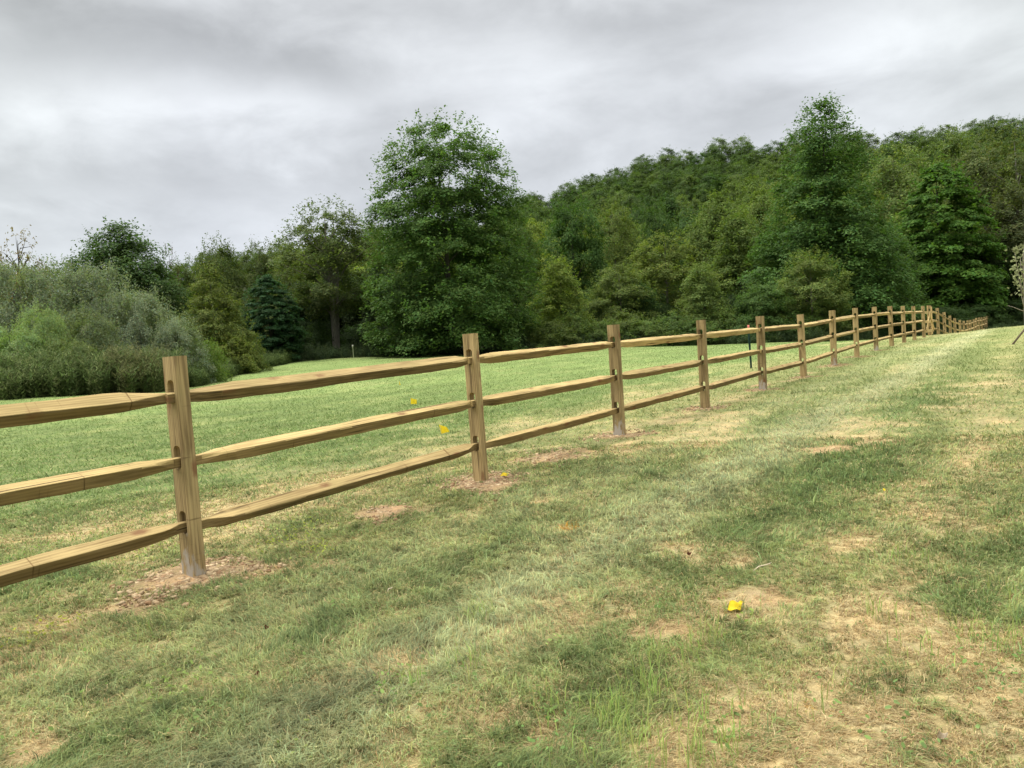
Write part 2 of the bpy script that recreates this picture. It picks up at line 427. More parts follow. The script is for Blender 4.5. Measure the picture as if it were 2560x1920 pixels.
m_ground, g_, gb = new_mat("lawn_ground")
at_ = g_.node('ShaderNodeAttribute', attribute_name='Col')
pos = g_.node('ShaderNodeNewGeometry').outputs['Position']
rot_ = g_.node('ShaderNodeVectorRotate'); rot_.rotation_type = 'Z_AXIS'; g_.put(rot_.inputs['Vector'], pos); rot_.inputs['Angle'].default_value = FA
f1 = g_.noise(pos, 26.0, 5, .65); f2 = g_.noise(g_.mapping(pos, (1, 1, 1)), 5.0, 4, .6); f3 = g_.noise(g_.mapping(rot_.outputs[0], (1, .25, 1)), 1.6, 4, .6)
f4 = g_.noise(pos, 95.0, 4, .7, 1.5)
k = g_.math('ADD', g_.math('MULTIPLY', g_.math('SUBTRACT', f1, .5), .9), 1.0)
k = g_.math('MULTIPLY', k, g_.math('ADD', g_.math('MULTIPLY', g_.math('SUBTRACT', f4, .5), 1.5), 1.0))
k = g_.math('MULTIPLY', k, g_.math('ADD', g_.math('MULTIPLY', g_.math('SUBTRACT', f2, .5), .7), 1.0))
k = g_.math('MULTIPLY', k, g_.math('ADD', g_.math('MULTIPLY', g_.math('SUBTRACT', f3, .5), .55), 1.0))
sc_ = g_.node('ShaderNodeVectorMath', operation='SCALE'); g_.put(sc_.inputs[0], at_.outputs['Color']); g_.put(sc_.inputs['Scale'], k)
hs = g_.mix(g_.math('MULTIPLY', g_.math('SUBTRACT', f2, .42), 1.8, clamp=True), sc_.outputs[0], g_.mix(1.0, sc_.outputs[0], (1.55, 1.15, 1.0, 1), 'MULTIPLY'))
hsm = g_.mix(.7, sc_.outputs[0], hs)
g_.put(gb.inputs['Base Color'], hsm)
bm_ = g_.node('ShaderNodeBump'); bm_.inputs['Strength'].default_value = .8; bm_.inputs['Distance'].default_value = .02
g_.put(bm_.inputs['Height'], g_.math('ADD', f1, g_.math('MULTIPLY', f4, .5))); g_.put(gb.inputs['Normal'], bm_.outputs[0])
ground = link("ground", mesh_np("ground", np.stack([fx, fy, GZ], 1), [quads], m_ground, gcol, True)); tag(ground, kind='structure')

# ------------------------------------------------------------------ grass
m_blade, bn, bb = new_mat("grass_blade")
ba = bn.node('ShaderNodeAttribute', attribute_name='Col')
bn.put(bb.inputs['Base Color'], ba.outputs['Color']); bb.inputs['Roughness'].default_value = .75; bb.inputs['Specular IOR Level'].default_value = .2
tr = bn.node('ShaderNodeBsdfTranslucent'); bn.put(tr.inputs[0], ba.outputs['Color'])
ms = bn.node('ShaderNodeMixShader'); ms.inputs[0].default_value = .4
bn.l.new(bb.outputs[0], ms.inputs[1]); bn.l.new(tr.outputs[0], ms.inputs[2]); bn.l.new(ms.outputs[0], bn.n['Material Output'].inputs[0])


def blades(P, L, W, lean_dir, lean, C, bend=.5, two=True, sway=None):
    """P base points, L length, W half width, lean angle from the vertical; returns verts, faces, colours"""
    n = len(P); h = np.cos(lean); o = np.sin(lean)
    D = np.stack([np.cos(lean_dir), np.sin(lean_dir)], 1)
    fa = lean_dir + math.pi / 2 + (np.random.rand(n) - .5) * 2.2
    S = np.stack([np.cos(fa), np.sin(fa), np.zeros(n)], 1) * W[:, None]
    up1 = np.stack([D[:, 0] * o * .5, D[:, 1] * o * .5, h + .15], 1) * (L * .5)[:, None]
    M = P + up1
    Tp = P + np.stack([D[:, 0] * o, D[:, 1] * o, np.maximum(h - bend * .3, .04)], 1) * L[:, None]
    if two:
        V = np.stack([P - S, P + S, M - S * .8, M + S * .8, Tp], 1).reshape(-1, 3)
        b = np.arange(n) * 5
        F = [np.stack([b, b + 1, b + 3, b + 2], 1), np.stack([b + 2, b + 3, b + 4], 1)]
        CC = np.repeat(C, 5, 0)
    else:
        V = np.stack([P - S, P + S, Tp], 1).reshape(-1, 3); b = np.arange(n) * 3
        F = [np.stack([b, b + 1, b + 2], 1)]; CC = np.repeat(C, 3, 0)
    return V, F, CC


def ground_z(x, y): return terrain(x, y) + (fbm(x / .5, y / .5, 4, 3.) - .5) * .05 * sstep(60, 5, np.hypot(x, y))


def grass_patch(name, n, r0, r1, two, seed, wmul, rest=False):
    np.random.seed(seed)
    r = r0 * (r1 / r0) ** np.random.rand(n); az = (np.random.rand(n) - .5) * 1.96
    if rest:                       # the lawn beside and behind the photographer
        r = np.where(np.random.rand(n) < .6, r0 + (9 - r0) * np.random.rand(n), 9 * (r1 / 9.0) ** np.random.rand(n)); az = (np.random.rand(n) - .5) * 4.6
        k0 = (np.abs(az) > .97) | (r < 1.75); r, az = r[k0], az[k0]; n = len(r)
    x, y = r * np.sin(az), r * np.cos(az)
    # blades stand in small tufts
    tx, ty = np.round(x / .055), np.round(y / .055)
    x = x + (_TAB[tx.astype(int) & 255, ty.astype(int) & 255] - .5) * .05; y = y + (_TAB[ty.astype(int) & 255, (tx + 77).astype(int) & 255] - .5) * .05
    c = cover(x, y)
    soft = np.random.rand(n)
    drop = soft < np.clip(c['bare'] * .25 + c['soil'] * .75 + (r > field_edge(az) - .5) * 1.0, 0, .97)
    # no grass through the posts
    for p in posts + far_posts: drop |= (np.abs(x - p[0]) < .08) & (np.abs(y - p[1]) < .08)
    keep = ~drop; x, y, r, az = x[keep], y[keep], r[keep], az[keep]; c = {k_: v[keep] for k_, v in c.items()}; n = len(x)
    g = green_of(c); rnd = np.random.rand(n)
    dry = rnd < np.clip(.30 + c['straw'] * .75 + c['bare'] * .9 + c['soil'] * .9 - c['lush'] * .12 - .08 * c['fld'], 0, .97)
    tuft = _TAB[(np.floor(x / .11)).astype(int) & 255, (np.floor(y / .11)).astype(int) & 255]
    vr = 1 - .75 * sstep(6, 22, r); g = g * (1 + (.56 * tuft - .28) * vr)[:, None] * (1 + (.8 * np.random.rand(n) - .4) * vr)[:, None]
    hue = ((np.random.rand(n) - .5) * vr)[:, None]; g = g * (1 + hue * np.array([[.30, .05, -.1]]))
    st = G_STRAW[None] * (.5 + .85 * np.random.rand(n))[:, None] * (1 + (np.random.rand(n) - .5)[:, None] * np.array([[0, .10, .25]]))
    st = L3(st, np.minimum(st, g * 1.45), 1 - vr)
    br = np.random.rand(n) < .18; st[br] *= np.array([.62, .52, .45])
    st = L3(st, np.tile(G_BARE * 1.05, (n, 1)), np.clip(c['bare'] * .7 + c['soil'] * .3, 0, 1))
    C = np.where(dry[:, None], st, g)
    org = np.random.rand(n) < c['orange'] * .6; C[org] = G_ORANGE * (.7 + .5 * np.random.rand(org.sum()))[:, None]
    L = (.030 + .034 * np.random.rand(n)) * (1 + .55 * c['lush'] + .25 * c['pale'] - .25 * c['straw'] - .3 * c['bare']) * np.where(dry, .95, 1.0)
    L *= np.where(np.random.rand(n) < .03, 1.7, 1.0)
    sc2 = np.maximum(1.0, r / 7.0) ** .5; L = L * np.minimum(sc2, 1.5)
    W = (.0013 + .0013 * np.random.rand(n)) * np.maximum(1.0, np.minimum(r, 14) / 3.2) * wmul * np.where(dry, .7, 1.0)
    lean = np.where(dry, .9 + .62 * np.random.rand(n), .45 + .95 * np.random.rand(n)) + .25 * c['bare']
    lean = np.minimum(lean, 1.5)
    ld = np.random.rand(n) * 2 * math.pi
    sw = fbm(x / .6, y / .6, 2, 40.) * 9.0
    ld = np.where(np.random.rand(n) < .5, sw + (np.random.rand(n) - .5) * 1.2, ld)
    P = np.stack([x, y, ground_z(x, y) - .004], 1)
    V, F, CC = blades(P, L, W, ld, lean, C, two=two)
    o = link(name, mesh_np(name, V, F, m_blade, CC)); return o


tag(grass_patch("grass", 1160000, 1.7, 9.0, True, 1, 1.0), "short mown grass, green and straw coloured, in the foreground", "grass", kind='stuff')
tag(grass_patch("grass", 520000, 8.5, 60.0, False, 2, 1.2), "short mown grass further off, on both sides of the fence", "grass", kind='stuff')
tag(grass_patch("grass", 640000, .25, 40.0, False, 3, 1.9, True), "short mown grass beside and behind the place the photograph was taken from", "grass", kind='stuff')

# tall light green blades the mower missed, lower right of the picture
np.random.seed(11)
PX = []; 
for (xd, yd, wd, k_) in [(1340, 1545, 70, 46), (1395, 1500, 80, 60), (1300, 1560, 80, 40), (1420, 1440, 70, 34), (1500, 1400, 90, 40), (1550, 1380, 60, 22), (1480, 1440, 90, 30), (1340, 1600, 110, 60), (1560, 1620, 90, 30),
                         (1450, 1560, 120, 30), (1600, 1570, 120, 18), (1680, 1540, 120, 16), (1500, 1650, 120, 30), (1250, 1650, 100, 20), (1400, 1650, 140, 30), (1570, 1330, 30, 3), (1620, 1320, 30, 3),
                         (1030, 1340, 70, 60), (1200, 1540, 60, 20), (2190, 1300, 110, 60), (2100, 1370, 120, 40), (2180, 1400, 120, 60), (1010, 1440, 110, 40), (900, 1480, 140, 40), (1500, 1640, 30, 6), (300, 1400, 160, 20), (1190, 1590, 50, 10),
                         (1960, 1210, 90, 40), (1900, 1330, 60, 25), (2000, 1440, 120, 25), (1830, 1500, 120, 12)]:
    p = ground_hit(xd, yd); rr = wd / 1661.0 * math.hypot(p[0], p[1]) * .5
    q = np.stack([p[0] + np.random.randn(k_) * rr * .6, p[1] + np.random.randn(k_) * rr * .9], 1); PX.append(q)
PX = np.concatenate(PX); n = len(PX)
Cc = np.array([.33, .43, .12])[None] * (.7 + .6 * np.random.rand(n))[:, None] * (1 + (np.random.rand(n) - .5)[:, None] * np.array([[.4, 0, .2]]))
V, F, CC = blades(np.stack([PX[:, 0], PX[:, 1], ground_z(PX[:, 0], PX[:, 1])], 1), .06 + .10 * np.random.rand(n), .0012 + .0010 * np.random.rand(n), np.random.rand(n) * 6.28,
                  .1 + .8 * np.random.rand(n), Cc, bend=.35)
tag(link("tall_grass", mesh_np("tall_grass", V, F, m_blade, CC)), "long bright green grass blades standing above the mown lawn", "grass", kind='stuff')

# broad leaved weeds and clover
def leaf_disc(P, R, nx_, ny_, nz_, C, ang):
    n = len(P); N = np.stack([nx_, ny_, nz_], 1); N /= np.linalg.norm(N, axis=1)[:, None]
    A = np.cross(N, np.tile([0.3, .2, 1.0], (n, 1)) + np.stack([np.cos(ang), np.sin(ang), ang * 0], 1)); A /= np.linalg.norm(A, axis=1)[:, None] + 1e-9
    B = np.cross(N, A)
    pts = []
    for k_ in range(6):
        t = k_ * math.pi / 3; pts.append(P + A * (math.cos(t) * R * 1.25)[:, None] if False else P + A * (math.cos(t) * 1.3 * R)[:, None] + B * (math.sin(t) * .75 * R)[:, None])
    V = np.stack(pts, 1).reshape(-1, 3); b = np.arange(n)[:, None] * 6 + np.arange(6)[None]
    return V, [b], np.repeat(C, 6, 0)


PX = []; CL = []
for (xd, yd, wd, k_, c_) in [(640, 1155, 120, 150, (.25, .36, .07)), (690, 1190, 60, 60, (.25, .36, .07)), (90, 1375, 90, 90, (.27, .36, .07)), (380, 1485, 120, 90, (.16, .27, .08)), (1200, 1405, 40, 16, (.20, .33, .11)),
                             (860, 1500, 110, 50, (.13, .26, .08)), (850, 1480, 80, 30, (.17, .30, .10)), (1190, 1610, 160, 90, (.13, .27, .09)), (1180, 1540, 60, 24, (.14, .25, .08)), (200, 1160, 260, 220, (.13, .24, .06)), (60, 1200, 160, 160, (.13, .25, .06)),
                             (1560, 1590, 160, 60, (.13, .24, .08)), (2140, 1430, 140, 60, (.13, .26, .08)), (450, 1560, 120, 50, (.14, .25, .09)), (1620, 1335, 60, 14, (.18, .30, .08)), (620, 1650, 100, 40, (.20, .32, .08)), (1420, 1305, 50, 24, (.10, .20, .06)),
                             (200, 1530, 260, 80, (.13, .24, .07)), (1000, 1500, 200, 60, (.12, .22, .08)), (1890, 1600, 200, 50, (.13, .24, .08)), (330, 1180, 140, 120, (.2, .32, .07)), (1340, 995, 70, 60, (.10, .2, .06)), (560, 940, 60, 20, (.12, .2, .06)),
                             (1990, 1580, 200, 40, (.14, .26, .10)), (700, 1360, 200, 60, (.13, .24, .08)), (2170, 1500, 120, 40, (.14, .26, .10))]:
    p = ground_hit(xd, yd); rr = wd / 1661.0 * math.hypot(p[0], p[1]) * .5
    PX.append(np.stack([p[0] + np.random.randn(k_) * rr * .6, p[1] + np.random.randn(k_) * rr * 1.2], 1)); CL.append(np.array(c_)[None] * (.7 + .6 * np.random.rand(k_))[:, None])
PX = np.concatenate(PX); CL = np.concatenate(CL); n = len(PX)
V, F, CC = leaf_disc(np.stack([PX[:, 0], PX[:, 1], ground_z(PX[:, 0], PX[:, 1]) + .012 + .03 * np.random.rand(n)], 1), .004 + .006 * np.random.rand(n), np.random.randn(n) * .8, np.random.randn(n) * .8,
                     np.ones(n), CL * np.array([[1.45, 1.2, 1.1]]), np.random.rand(n) * 6.28)
tag(link("clover", mesh_np("clover", V, F, m_blade, CC)), "broad leaved weeds and clover growing in the lawn", "weeds", kind='stuff')

# clods of dug clay and loose straw round the post holes
m_soil, sn, sb = new_mat("red_clay")
sa = sn.node('ShaderNodeAttribute', attribute_name='Col'); sn.put(sb.inputs['Base Color'], sa.outputs['Color']); sb.inputs['Roughness'].default_value = 1
np.random.seed(21)
VV = []; FF = []; CO = []; nb = 0
cube = np.array([[-1, -1, -1], [1, -1, -1], [1, 1, -1], [-1, 1, -1], [-1, -1, 1], [1, -1, 1], [1, 1, 1], [-1, 1, 1]], float) * .5
cf = np.array([[0, 3, 2, 1], [4, 5, 6, 7], [0, 1, 5, 4], [1, 2, 6, 5], [2, 3, 7, 6], [3, 0, 4, 7]])
P = []
for i, p in enumerate(posts[1:10]):
    k_ = [1500, 1200, 700, 400, 250, 200, 150, 100, 80][i]
    a = np.random.rand(k_) * 6.28; rr = .07 + np.abs(np.random.randn(k_)) * .19
    P.append(np.stack([p[0] + rr * np.cos(a) * 1.1, p[1] + rr * np.sin(a)], 1))
for (xd, yd, wd, k_) in [(1200, 986, 150, 700), (830, 1108, 100, 300), (1060, 1048, 120, 400), (350, 1275, 140, 160)]:
    p = ground_hit(xd, yd); rr = wd / 1661.0 * math.hypot(p[0], p[1]) * .5
    P.append(np.stack([p[0] + np.random.randn(k_) * rr * .5, p[1] + np.random.randn(k_) * rr * .8], 1))
P = np.concatenate(P); n = len(P); z = ground_z(P[:, 0], P[:, 1]) + .008
S = (.003 + .010 * np.random.rand(n) ** 3 + .003 * np.random.rand(n))
J = cube[None] + (np.random.rand(n, 8, 3) - .5) * .55
ang = np.random.rand(n) * 6.28; ca, sa_ = np.cos(ang)[:, None], np.sin(ang)[:, None]
J = np.stack([J[..., 0] * ca - J[..., 1] * sa_, J[..., 0] * sa_ + J[..., 1] * ca, J[..., 2] * .7], -1) * (S * 2)[:, None, None]
V = (J + np.stack([P[:, 0], P[:, 1], z], 1)[:, None]).reshape(-1, 3)
F = (np.arange(n)[:, None, None] * 8 + cf[None]).reshape(-1, 4)
cc = L3(np.tile(np.array([.27, .165, .095]), (n, 1)), np.tile(np.array([.50, .39, .25]), (n, 1)), np.random.rand(n)) * (.7 + .5 * np.random.rand(n))[:, None]
tag(link("loose_soil", mesh_np("loose_soil", V, [F], m_soil, np.repeat(cc, 8, 0))), "crumbs of red clay dug up round the fence posts", "soil", kind='stuff')

# ------------------------------------------------------------------ wood
def wood_mat(name, axis_i, base=(.46, .33, .155), dark=(.22, .145, .06), dust=False, red=0.0):
    m, t, b = new_mat(name)
    tc_ = t.node('ShaderNodeTexCoord').outputs['Object']; oi = t.node('ShaderNodeObjectInfo')
    rnd = oi.outputs['Random']
    off = t.node('ShaderNodeCombineXYZ'); t.put(off.inputs[0], t.math('MULTIPLY', rnd, 31.0)); t.put(off.inputs[1], t.math('MULTIPLY', rnd, 17.0)); t.put(off.inputs[2], t.math('MULTIPLY', rnd, 53.0))
    va = t.node('ShaderNodeVectorMath', operation='ADD'); t.put(va.inputs[0], tc_); t.put(va.inputs[1], off.outputs[0]); v = va.outputs[0]
    s1 = [60, 60, 60]; s1[axis_i] = 2.2
    s2 = [11, 11, 11]; s2[axis_i] = 1.5
    g1 = t.noise(t.mapping(v, tuple(s1)), 1.0, 5, .65, .4)
    g2 = t.noise(t.mapping(v, tuple(s2)), 1.0, 4, .55, .8)
    g3 = t.noise(v, 3.2, 3, .5)
    # annual rings cut lengthwise
    s3 = [22, 22, 22]; s3[axis_i] = .55
    wv = t.node('ShaderNodeTexWave', wave_type='RINGS'); wv.rings_direction = 'XYZ'[axis_i]
    t.put(wv.inputs[0], t.mapping(v, tuple(s3))); wv.inputs['Scale'].default_value = .9; wv.inputs['Distortion'].default_value = 3.5; wv.inputs['Detail'].default_value = 2
    f = t.math('ADD', t.math('MULTIPLY', g1, .42), t.math('MULTIPLY', g2, .50)); f = t.math('ADD', f, t.math('MULTIPLY', wv.outputs[1], .09))
    c = t.ramp(f, [(.36, dark), (.47, tuple(.55 * a + .45 * b_ for a, b_ in zip(base, dark))), (.56, base), (.70, tuple(min(1, a * 1.22) for a in base))])
    # green preservative stain and weathering blotches
    c = t.mix(t.math('MULTIPLY', t.math('SUBTRACT', g3, .45), 1.3, clamp=True), c, (base[0] * .72, base[1] * .80, base[2] * .70, 1))
    # pieces differ
    br = t.math('MULTIPLY_ADD', rnd, .34, .84)
    vs = t.node('ShaderNodeVectorMath', operation='SCALE'); t.put(vs.inputs[0], c); t.put(vs.inputs['Scale'], br); c = vs.outputs[0]
    # dark streaks
    s4 = [9, 9, 9]; s4[axis_i] = .7
    st = t.noise(t.mapping(v, tuple(s4), (3, 4, 5)), 1.0, 4, .6, .6)
    c = t.mix(t.math('MULTIPLY', t.math('SUBTRACT', st, .56), 5.0, clamp=True), c, (dark[0] * .62, dark[1] * .6, dark[2] * .55, 1))
    # checks: long fine cracks along the grain
    s7 = [42, 42, 42]; s7[axis_i] = .8
    ck = t.noise(t.mapping(v, tuple(s7), (9, 2, 1)), 1.0, 2, .5)
    c = t.mix(t.math('MULTIPLY', t.math('SUBTRACT', ck, .63), 9.0, clamp=True), c, (dark[0] * .35, dark[1] * .33, dark[2] * .3, 1))
    # knots
    s5 = [7, 7, 7]; s5[axis_i] = 3.0
    vo = t.node('ShaderNodeTexVoronoi'); t.put(vo.inputs['Vector'], t.mapping(v, tuple(s5))); vo.inputs['Scale'].default_value = 1.0
    kd = t.math('ADD', vo.outputs['Distance'], t.math('MULTIPLY', t.math('SUBTRACT', t.noise(v, 40, 2), .5), .12))
    kn = t.math('MULTIPLY', t.math('SUBTRACT', .24, kd), 7.0, clamp=True)
    c = t.mix(t.math('MULTIPLY', kn, .8), c, (.17, .075, .035, 1))
    # saw and split marks across the grain
    s6 = [2.5, 2.5, 2.5]; s6[axis_i] = 48
    sm = t.noise(t.mapping(v, tuple(s6)), 1.0, 2, .5)
    c = t.mix(t.math('MULTIPLY', t.math('SUBTRACT', sm, .675), 9.0, clamp=True), c, (dark[0] * .8, dark[1] * .75, dark[2] * .7, 1))
    if dust:      # dried concrete splashed on the foot of the post
        sp_ = t.node('ShaderNodeSeparateXYZ'); t.put(sp_.inputs[0], tc_)
        dn = t.noise(t.mapping(v, (22, 22, 9)), 1.0, 3, .6)
        hh = t.math('ADD', t.math('SUBTRACT', .23, sp_.outputs[2]), t.math('MULTIPLY', t.math('SUBTRACT', dn, .5), .75))
        hh = t.math('SUBTRACT', hh, t.math('MULTIPLY', t.math('ABSOLUTE', t.math('SUBTRACT', sp_.outputs[0], .015)), 1.9))
        c = t.mix(t.math('MULTIPLY', hh, 9.0, clamp=True), c, (.36, .325, .28, 1))
    t.put(b.inputs['Base Color'], c); b.inputs['Roughness'].default_value = .8; b.inputs['Specular IOR Level'].default_value = .25
    bu = t.node('ShaderNodeBump'); bu.inputs['Strength'].default_value = .6; bu.inputs['Distance'].default_value = .004
    t.put(bu.inputs['Height'], f); t.put(b.inputs['Normal'], bu.outputs[0])
    return m


M_POST = wood_mat("post_wood", 2, base=(.385, .285, .140), dark=(.13, .085, .038))
M_POSTD = wood_mat("post_wood_concrete", 2, base=(.385, .285, .140), dark=(.13, .085, .038), dust=True)
M_RAIL = wood_mat("rail_wood", 0, base=(.47, .35, .160), dark=(.23, .155, .065))
M_RAIL_SHADED = wood_mat("rail_shaded_outer_wood", 0, base=(.235, .165, .070), dark=(.10, .066, .028))  # darker copy: mostly underside shade put into the colour, partly dirtier outer wood

PW, PT = .142, .082            # post: width across the fence, thickness along it
SLOTW, SLOTH = .070, .150


def rounded_rect(wx, wy, r, jit, rnd):
    pts = []
    for (sx, sy, a0) in [(1, 1, 0), (-1, 1, 90), (-1, -1, 180), (1, -1, 270)]:
        for a in (0, 45, 90):
            t = RAD(a0 + a); pts.append((sx * (wx / 2 - r) + r * math.cos(t), sy * (wy / 2 - r) + r * math.sin(t)))
    return pts


def prism_mesh(name, outline, z0, z1, nz, jit=0.0, seed=0, axis_y=False):
    bm = bmesh.new(); rnd = random.Random(seed); rings = []
    for k_ in range(nz + 1):
        z = z0 + (z1 - z0) * k_ / nz; ox, oy = rnd.uniform(-jit, jit), rnd.uniform(-jit, jit); s = 1 + rnd.uniform(-jit, jit) * 4
        ring = []
        for (x, y) in outline:
            co = (x * s + ox, y * s + oy, z)
            ring.append(bm.verts.new(co if not axis_y else (co[0], co[2], co[1])))
        rings.append(ring)
    m = len(outline)
    for a, b in zip(rings[:-1], rings[1:]):
        for i in range(m): bm.faces.new((a[i], a[(i + 1) % m], b[(i + 1) % m], b[i]))
    bm.faces.new(rings[0][::-1]); bm.faces.new(rings[-1])
    bmesh.ops.recalc_face_normals(bm, faces=bm.faces)
    me = bpy.data.meshes.new(name); bm.to_mesh(me); bm.free(); return me


def post_mesh(seed, mat, H=1.425, slots=True):
    """x across the fence, y along it, origin at ground level; sunk a little into the ground"""
    rnd = random.Random(seed)
    body = prism_mesh("post", rounded_rect(PW * rnd.uniform(.95, 1.05), PT * rnd.uniform(.93, 1.07), .010, 0, rnd), -.25, H, 12, .0018, seed)
    bo = link("tmp_post", body); cut = []
    if slots:
        for k_ in range(3):
            zt = H - .147 - .418 * k_; zb = zt - SLOTH; r = SLOTW / 2 * .8; o = []
            for a in range(0, 181, 30): o.append(((SLOTW / 2 - r) * (1 if a < 90 else -1 if a > 90 else 0) + r * math.cos(RAD(a)), zt - r + r * math.sin(RAD(a))))
            for a in range(180, 361, 30): o.append(((SLOTW / 2 - r) * (1 if a > 270 else -1 if a < 270 else 0) + r * math.cos(RAD(a)), zb + r + r * math.sin(RAD(a))))
            cm = prism_mesh("cut", o, -.2, .2, 1, axis_y=True); co = link("tmp_cut", cm); cut.append(co)
            md = bo.modifiers.new("b", 'BOOLEAN'); md.operation = 'DIFFERENCE'; md.solver = 'EXACT'; md.object = co
        bpy.context.view_layer.update()
        dg = bpy.context.evaluated_depsgraph_get(); me = bpy.data.meshes.new_from_object(bo.evaluated_get(dg))
    else: me = body
    me.materials.clear(); me.materials.append(mat); me.name = "post"
    for c in cut: bpy.data.objects.remove(c)
    bpy.data.objects.remove(bo)
    return me


PM = [post_mesh(s, M_POST) for s in (1, 2, 3, 4)]; PMD = [post_mesh(s, M_POSTD) for s in (5, 6, 7)]
DUSTY = {1, 3, 5, 7, 9}         # posts with concrete on the foot, counting from the one beyond the left edge

# rails: split pine, wedge shaped, hewn to a tenon at both ends
PROFS = [  # (u towards the camera side, v up)
    [(-.060, .026), (-.052, .060), (-.036, .066), (.056, .006), (.054, -.008), (.014, -.066), (-.016, -.066), (-.054, -.010)],
    [(-.060, .020), (-.050, .054), (-.032, .060), (.060, .016), (.058, .002), (.022, -.060), (-.012, -.062), (-.056, -.016)],
    [(-.056, .022), (-.040, .056), (-.014, .060), (.056, .030), (.058, .016), (.018, -.060), (-.020, -.060), (-.054, -.020)],
    [(-.060, .012), (-.050, .050), (-.034, .056), (.058, -.006), (.054, -.020), (.018, -.060), (-.014, -.060), (-.052, -.016)]]


def rail_mesh(L, seed, prof, scale=1.0, tl=None, tr_=None):
    rnd = random.Random(seed); P0 = PROFS[prof]
    tl = tl or rnd.uniform(.16, .30); tr_ = tr_ or rnd.uniform(.16, .28)
    tw, th = .014, .033
    ten = [(-tw, .5 * th), (-tw, th), (-.3 * tw, th), (tw, th * .8), (tw, 0), (tw, -th), (-.2 * tw, -th), (-tw, -th * .6)]
    bow = rnd.uniform(-.006, .004); bowu = rnd.uniform(-.01, .01); rot0 = rnd.uniform(-7, 7); twist = rnd.uniform(-6, 6); sz = scale * rnd.uniform(.93, 1.07)
    xs = [-L / 2, -L / 2 + .10]
    k_ = 22
    for i in range(k_ + 1): xs.append(-L / 2 + .10 + (L - .20) * i / k_)
    xs += [-L / 2 + .1 + tl * .5, -L / 2 + .1 + tl, L / 2 - .1 - tr_, L / 2 - .1 - tr_ * .5]
    xs = sorted(set(round(x, 4) for x in xs)); xs.append(L / 2)
    # hewn ends: the facets start at different places round the section
    offs = [rnd.uniform(-.45, .75) for _ in range(8)]; offs2 = [rnd.uniform(-.45, .75) for _ in range(8)]
    wob = [(rnd.uniform(0, 6), rnd.uniform(.8, 2.5)) for _ in range(8)]
    bm = bmesh.new(); rings = []; dk = rnd.random() < .8
    for x in xs:
        a = RAD(rot0 + twist * x / L); ring = []
        env = max(0.0, 1 - (2 * x / L) ** 2)
        for i, (u, v) in enumerate(P0):
            d1 = (x + L / 2 - .10) / (tl * (1 + offs[i])); d2 = (L / 2 - .10 - x) / (tr_ * (1 + offs2[i]))
            f = max(0.0, min(1.0, d1, d2)); f = min(1.0, f * 1.05)
            u *= .72; v *= .88; un, vn = (u * math.cos(a) - v * math.sin(a)) * sz, (u * math.sin(a) + v * math.cos(a)) * sz
            wb = 1 + .05 * math.sin(wob[i][0] + wob[i][1] * x * 2.2) + .025 * math.sin(wob[i][0] * 3 + x * 9)
            uu = un * wb * f + ten[i][0] * (1 - f); vv = vn * wb * f + ten[i][1] * (1 - f)
            j_ = .0022 * f
            ring.append(bm.verts.new((x, -(uu + bowu * env) + rnd.uniform(-j_, j_), vv + bow * env + rnd.uniform(-j_, j_))))
        rings.append(ring)
    for p, q in zip(rings[:-1], rings[1:]):
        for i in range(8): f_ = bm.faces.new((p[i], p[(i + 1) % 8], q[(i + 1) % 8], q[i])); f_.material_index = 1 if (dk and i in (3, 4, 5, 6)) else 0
    bm.faces.new(rings[0]); bm.faces.new(rings[-1][::-1])
    bmesh.ops.recalc_face_normals(bm, faces=bm.faces)
    es = [e for e in bm.edges if len(e.link_faces) == 2 and e.calc_face_angle(0) > .5 and abs(e.verts[0].co.x - e.verts[1].co.x) > .01]
    bmesh.ops.bevel(bm, geom=es, offset=.0025, segments=1, affect='EDGES')
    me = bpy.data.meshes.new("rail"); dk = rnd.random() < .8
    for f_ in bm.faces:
        f_.material_index = 1 if (dk and (f_.normal.z < -.25 or (abs(f_.normal.x) < .5 and f_.normal.z < .1))) else 0  # undersides and sides take the copy with shade in its colour
    bm.to_mesh(me); bm.free(); me.materials.append(M_RAIL); me.materials.append(M_RAIL_SHADED); return me


def slot_z(p, k_): return p[3] - .147 - .418 * k_ - SLOTH + .002 + .033


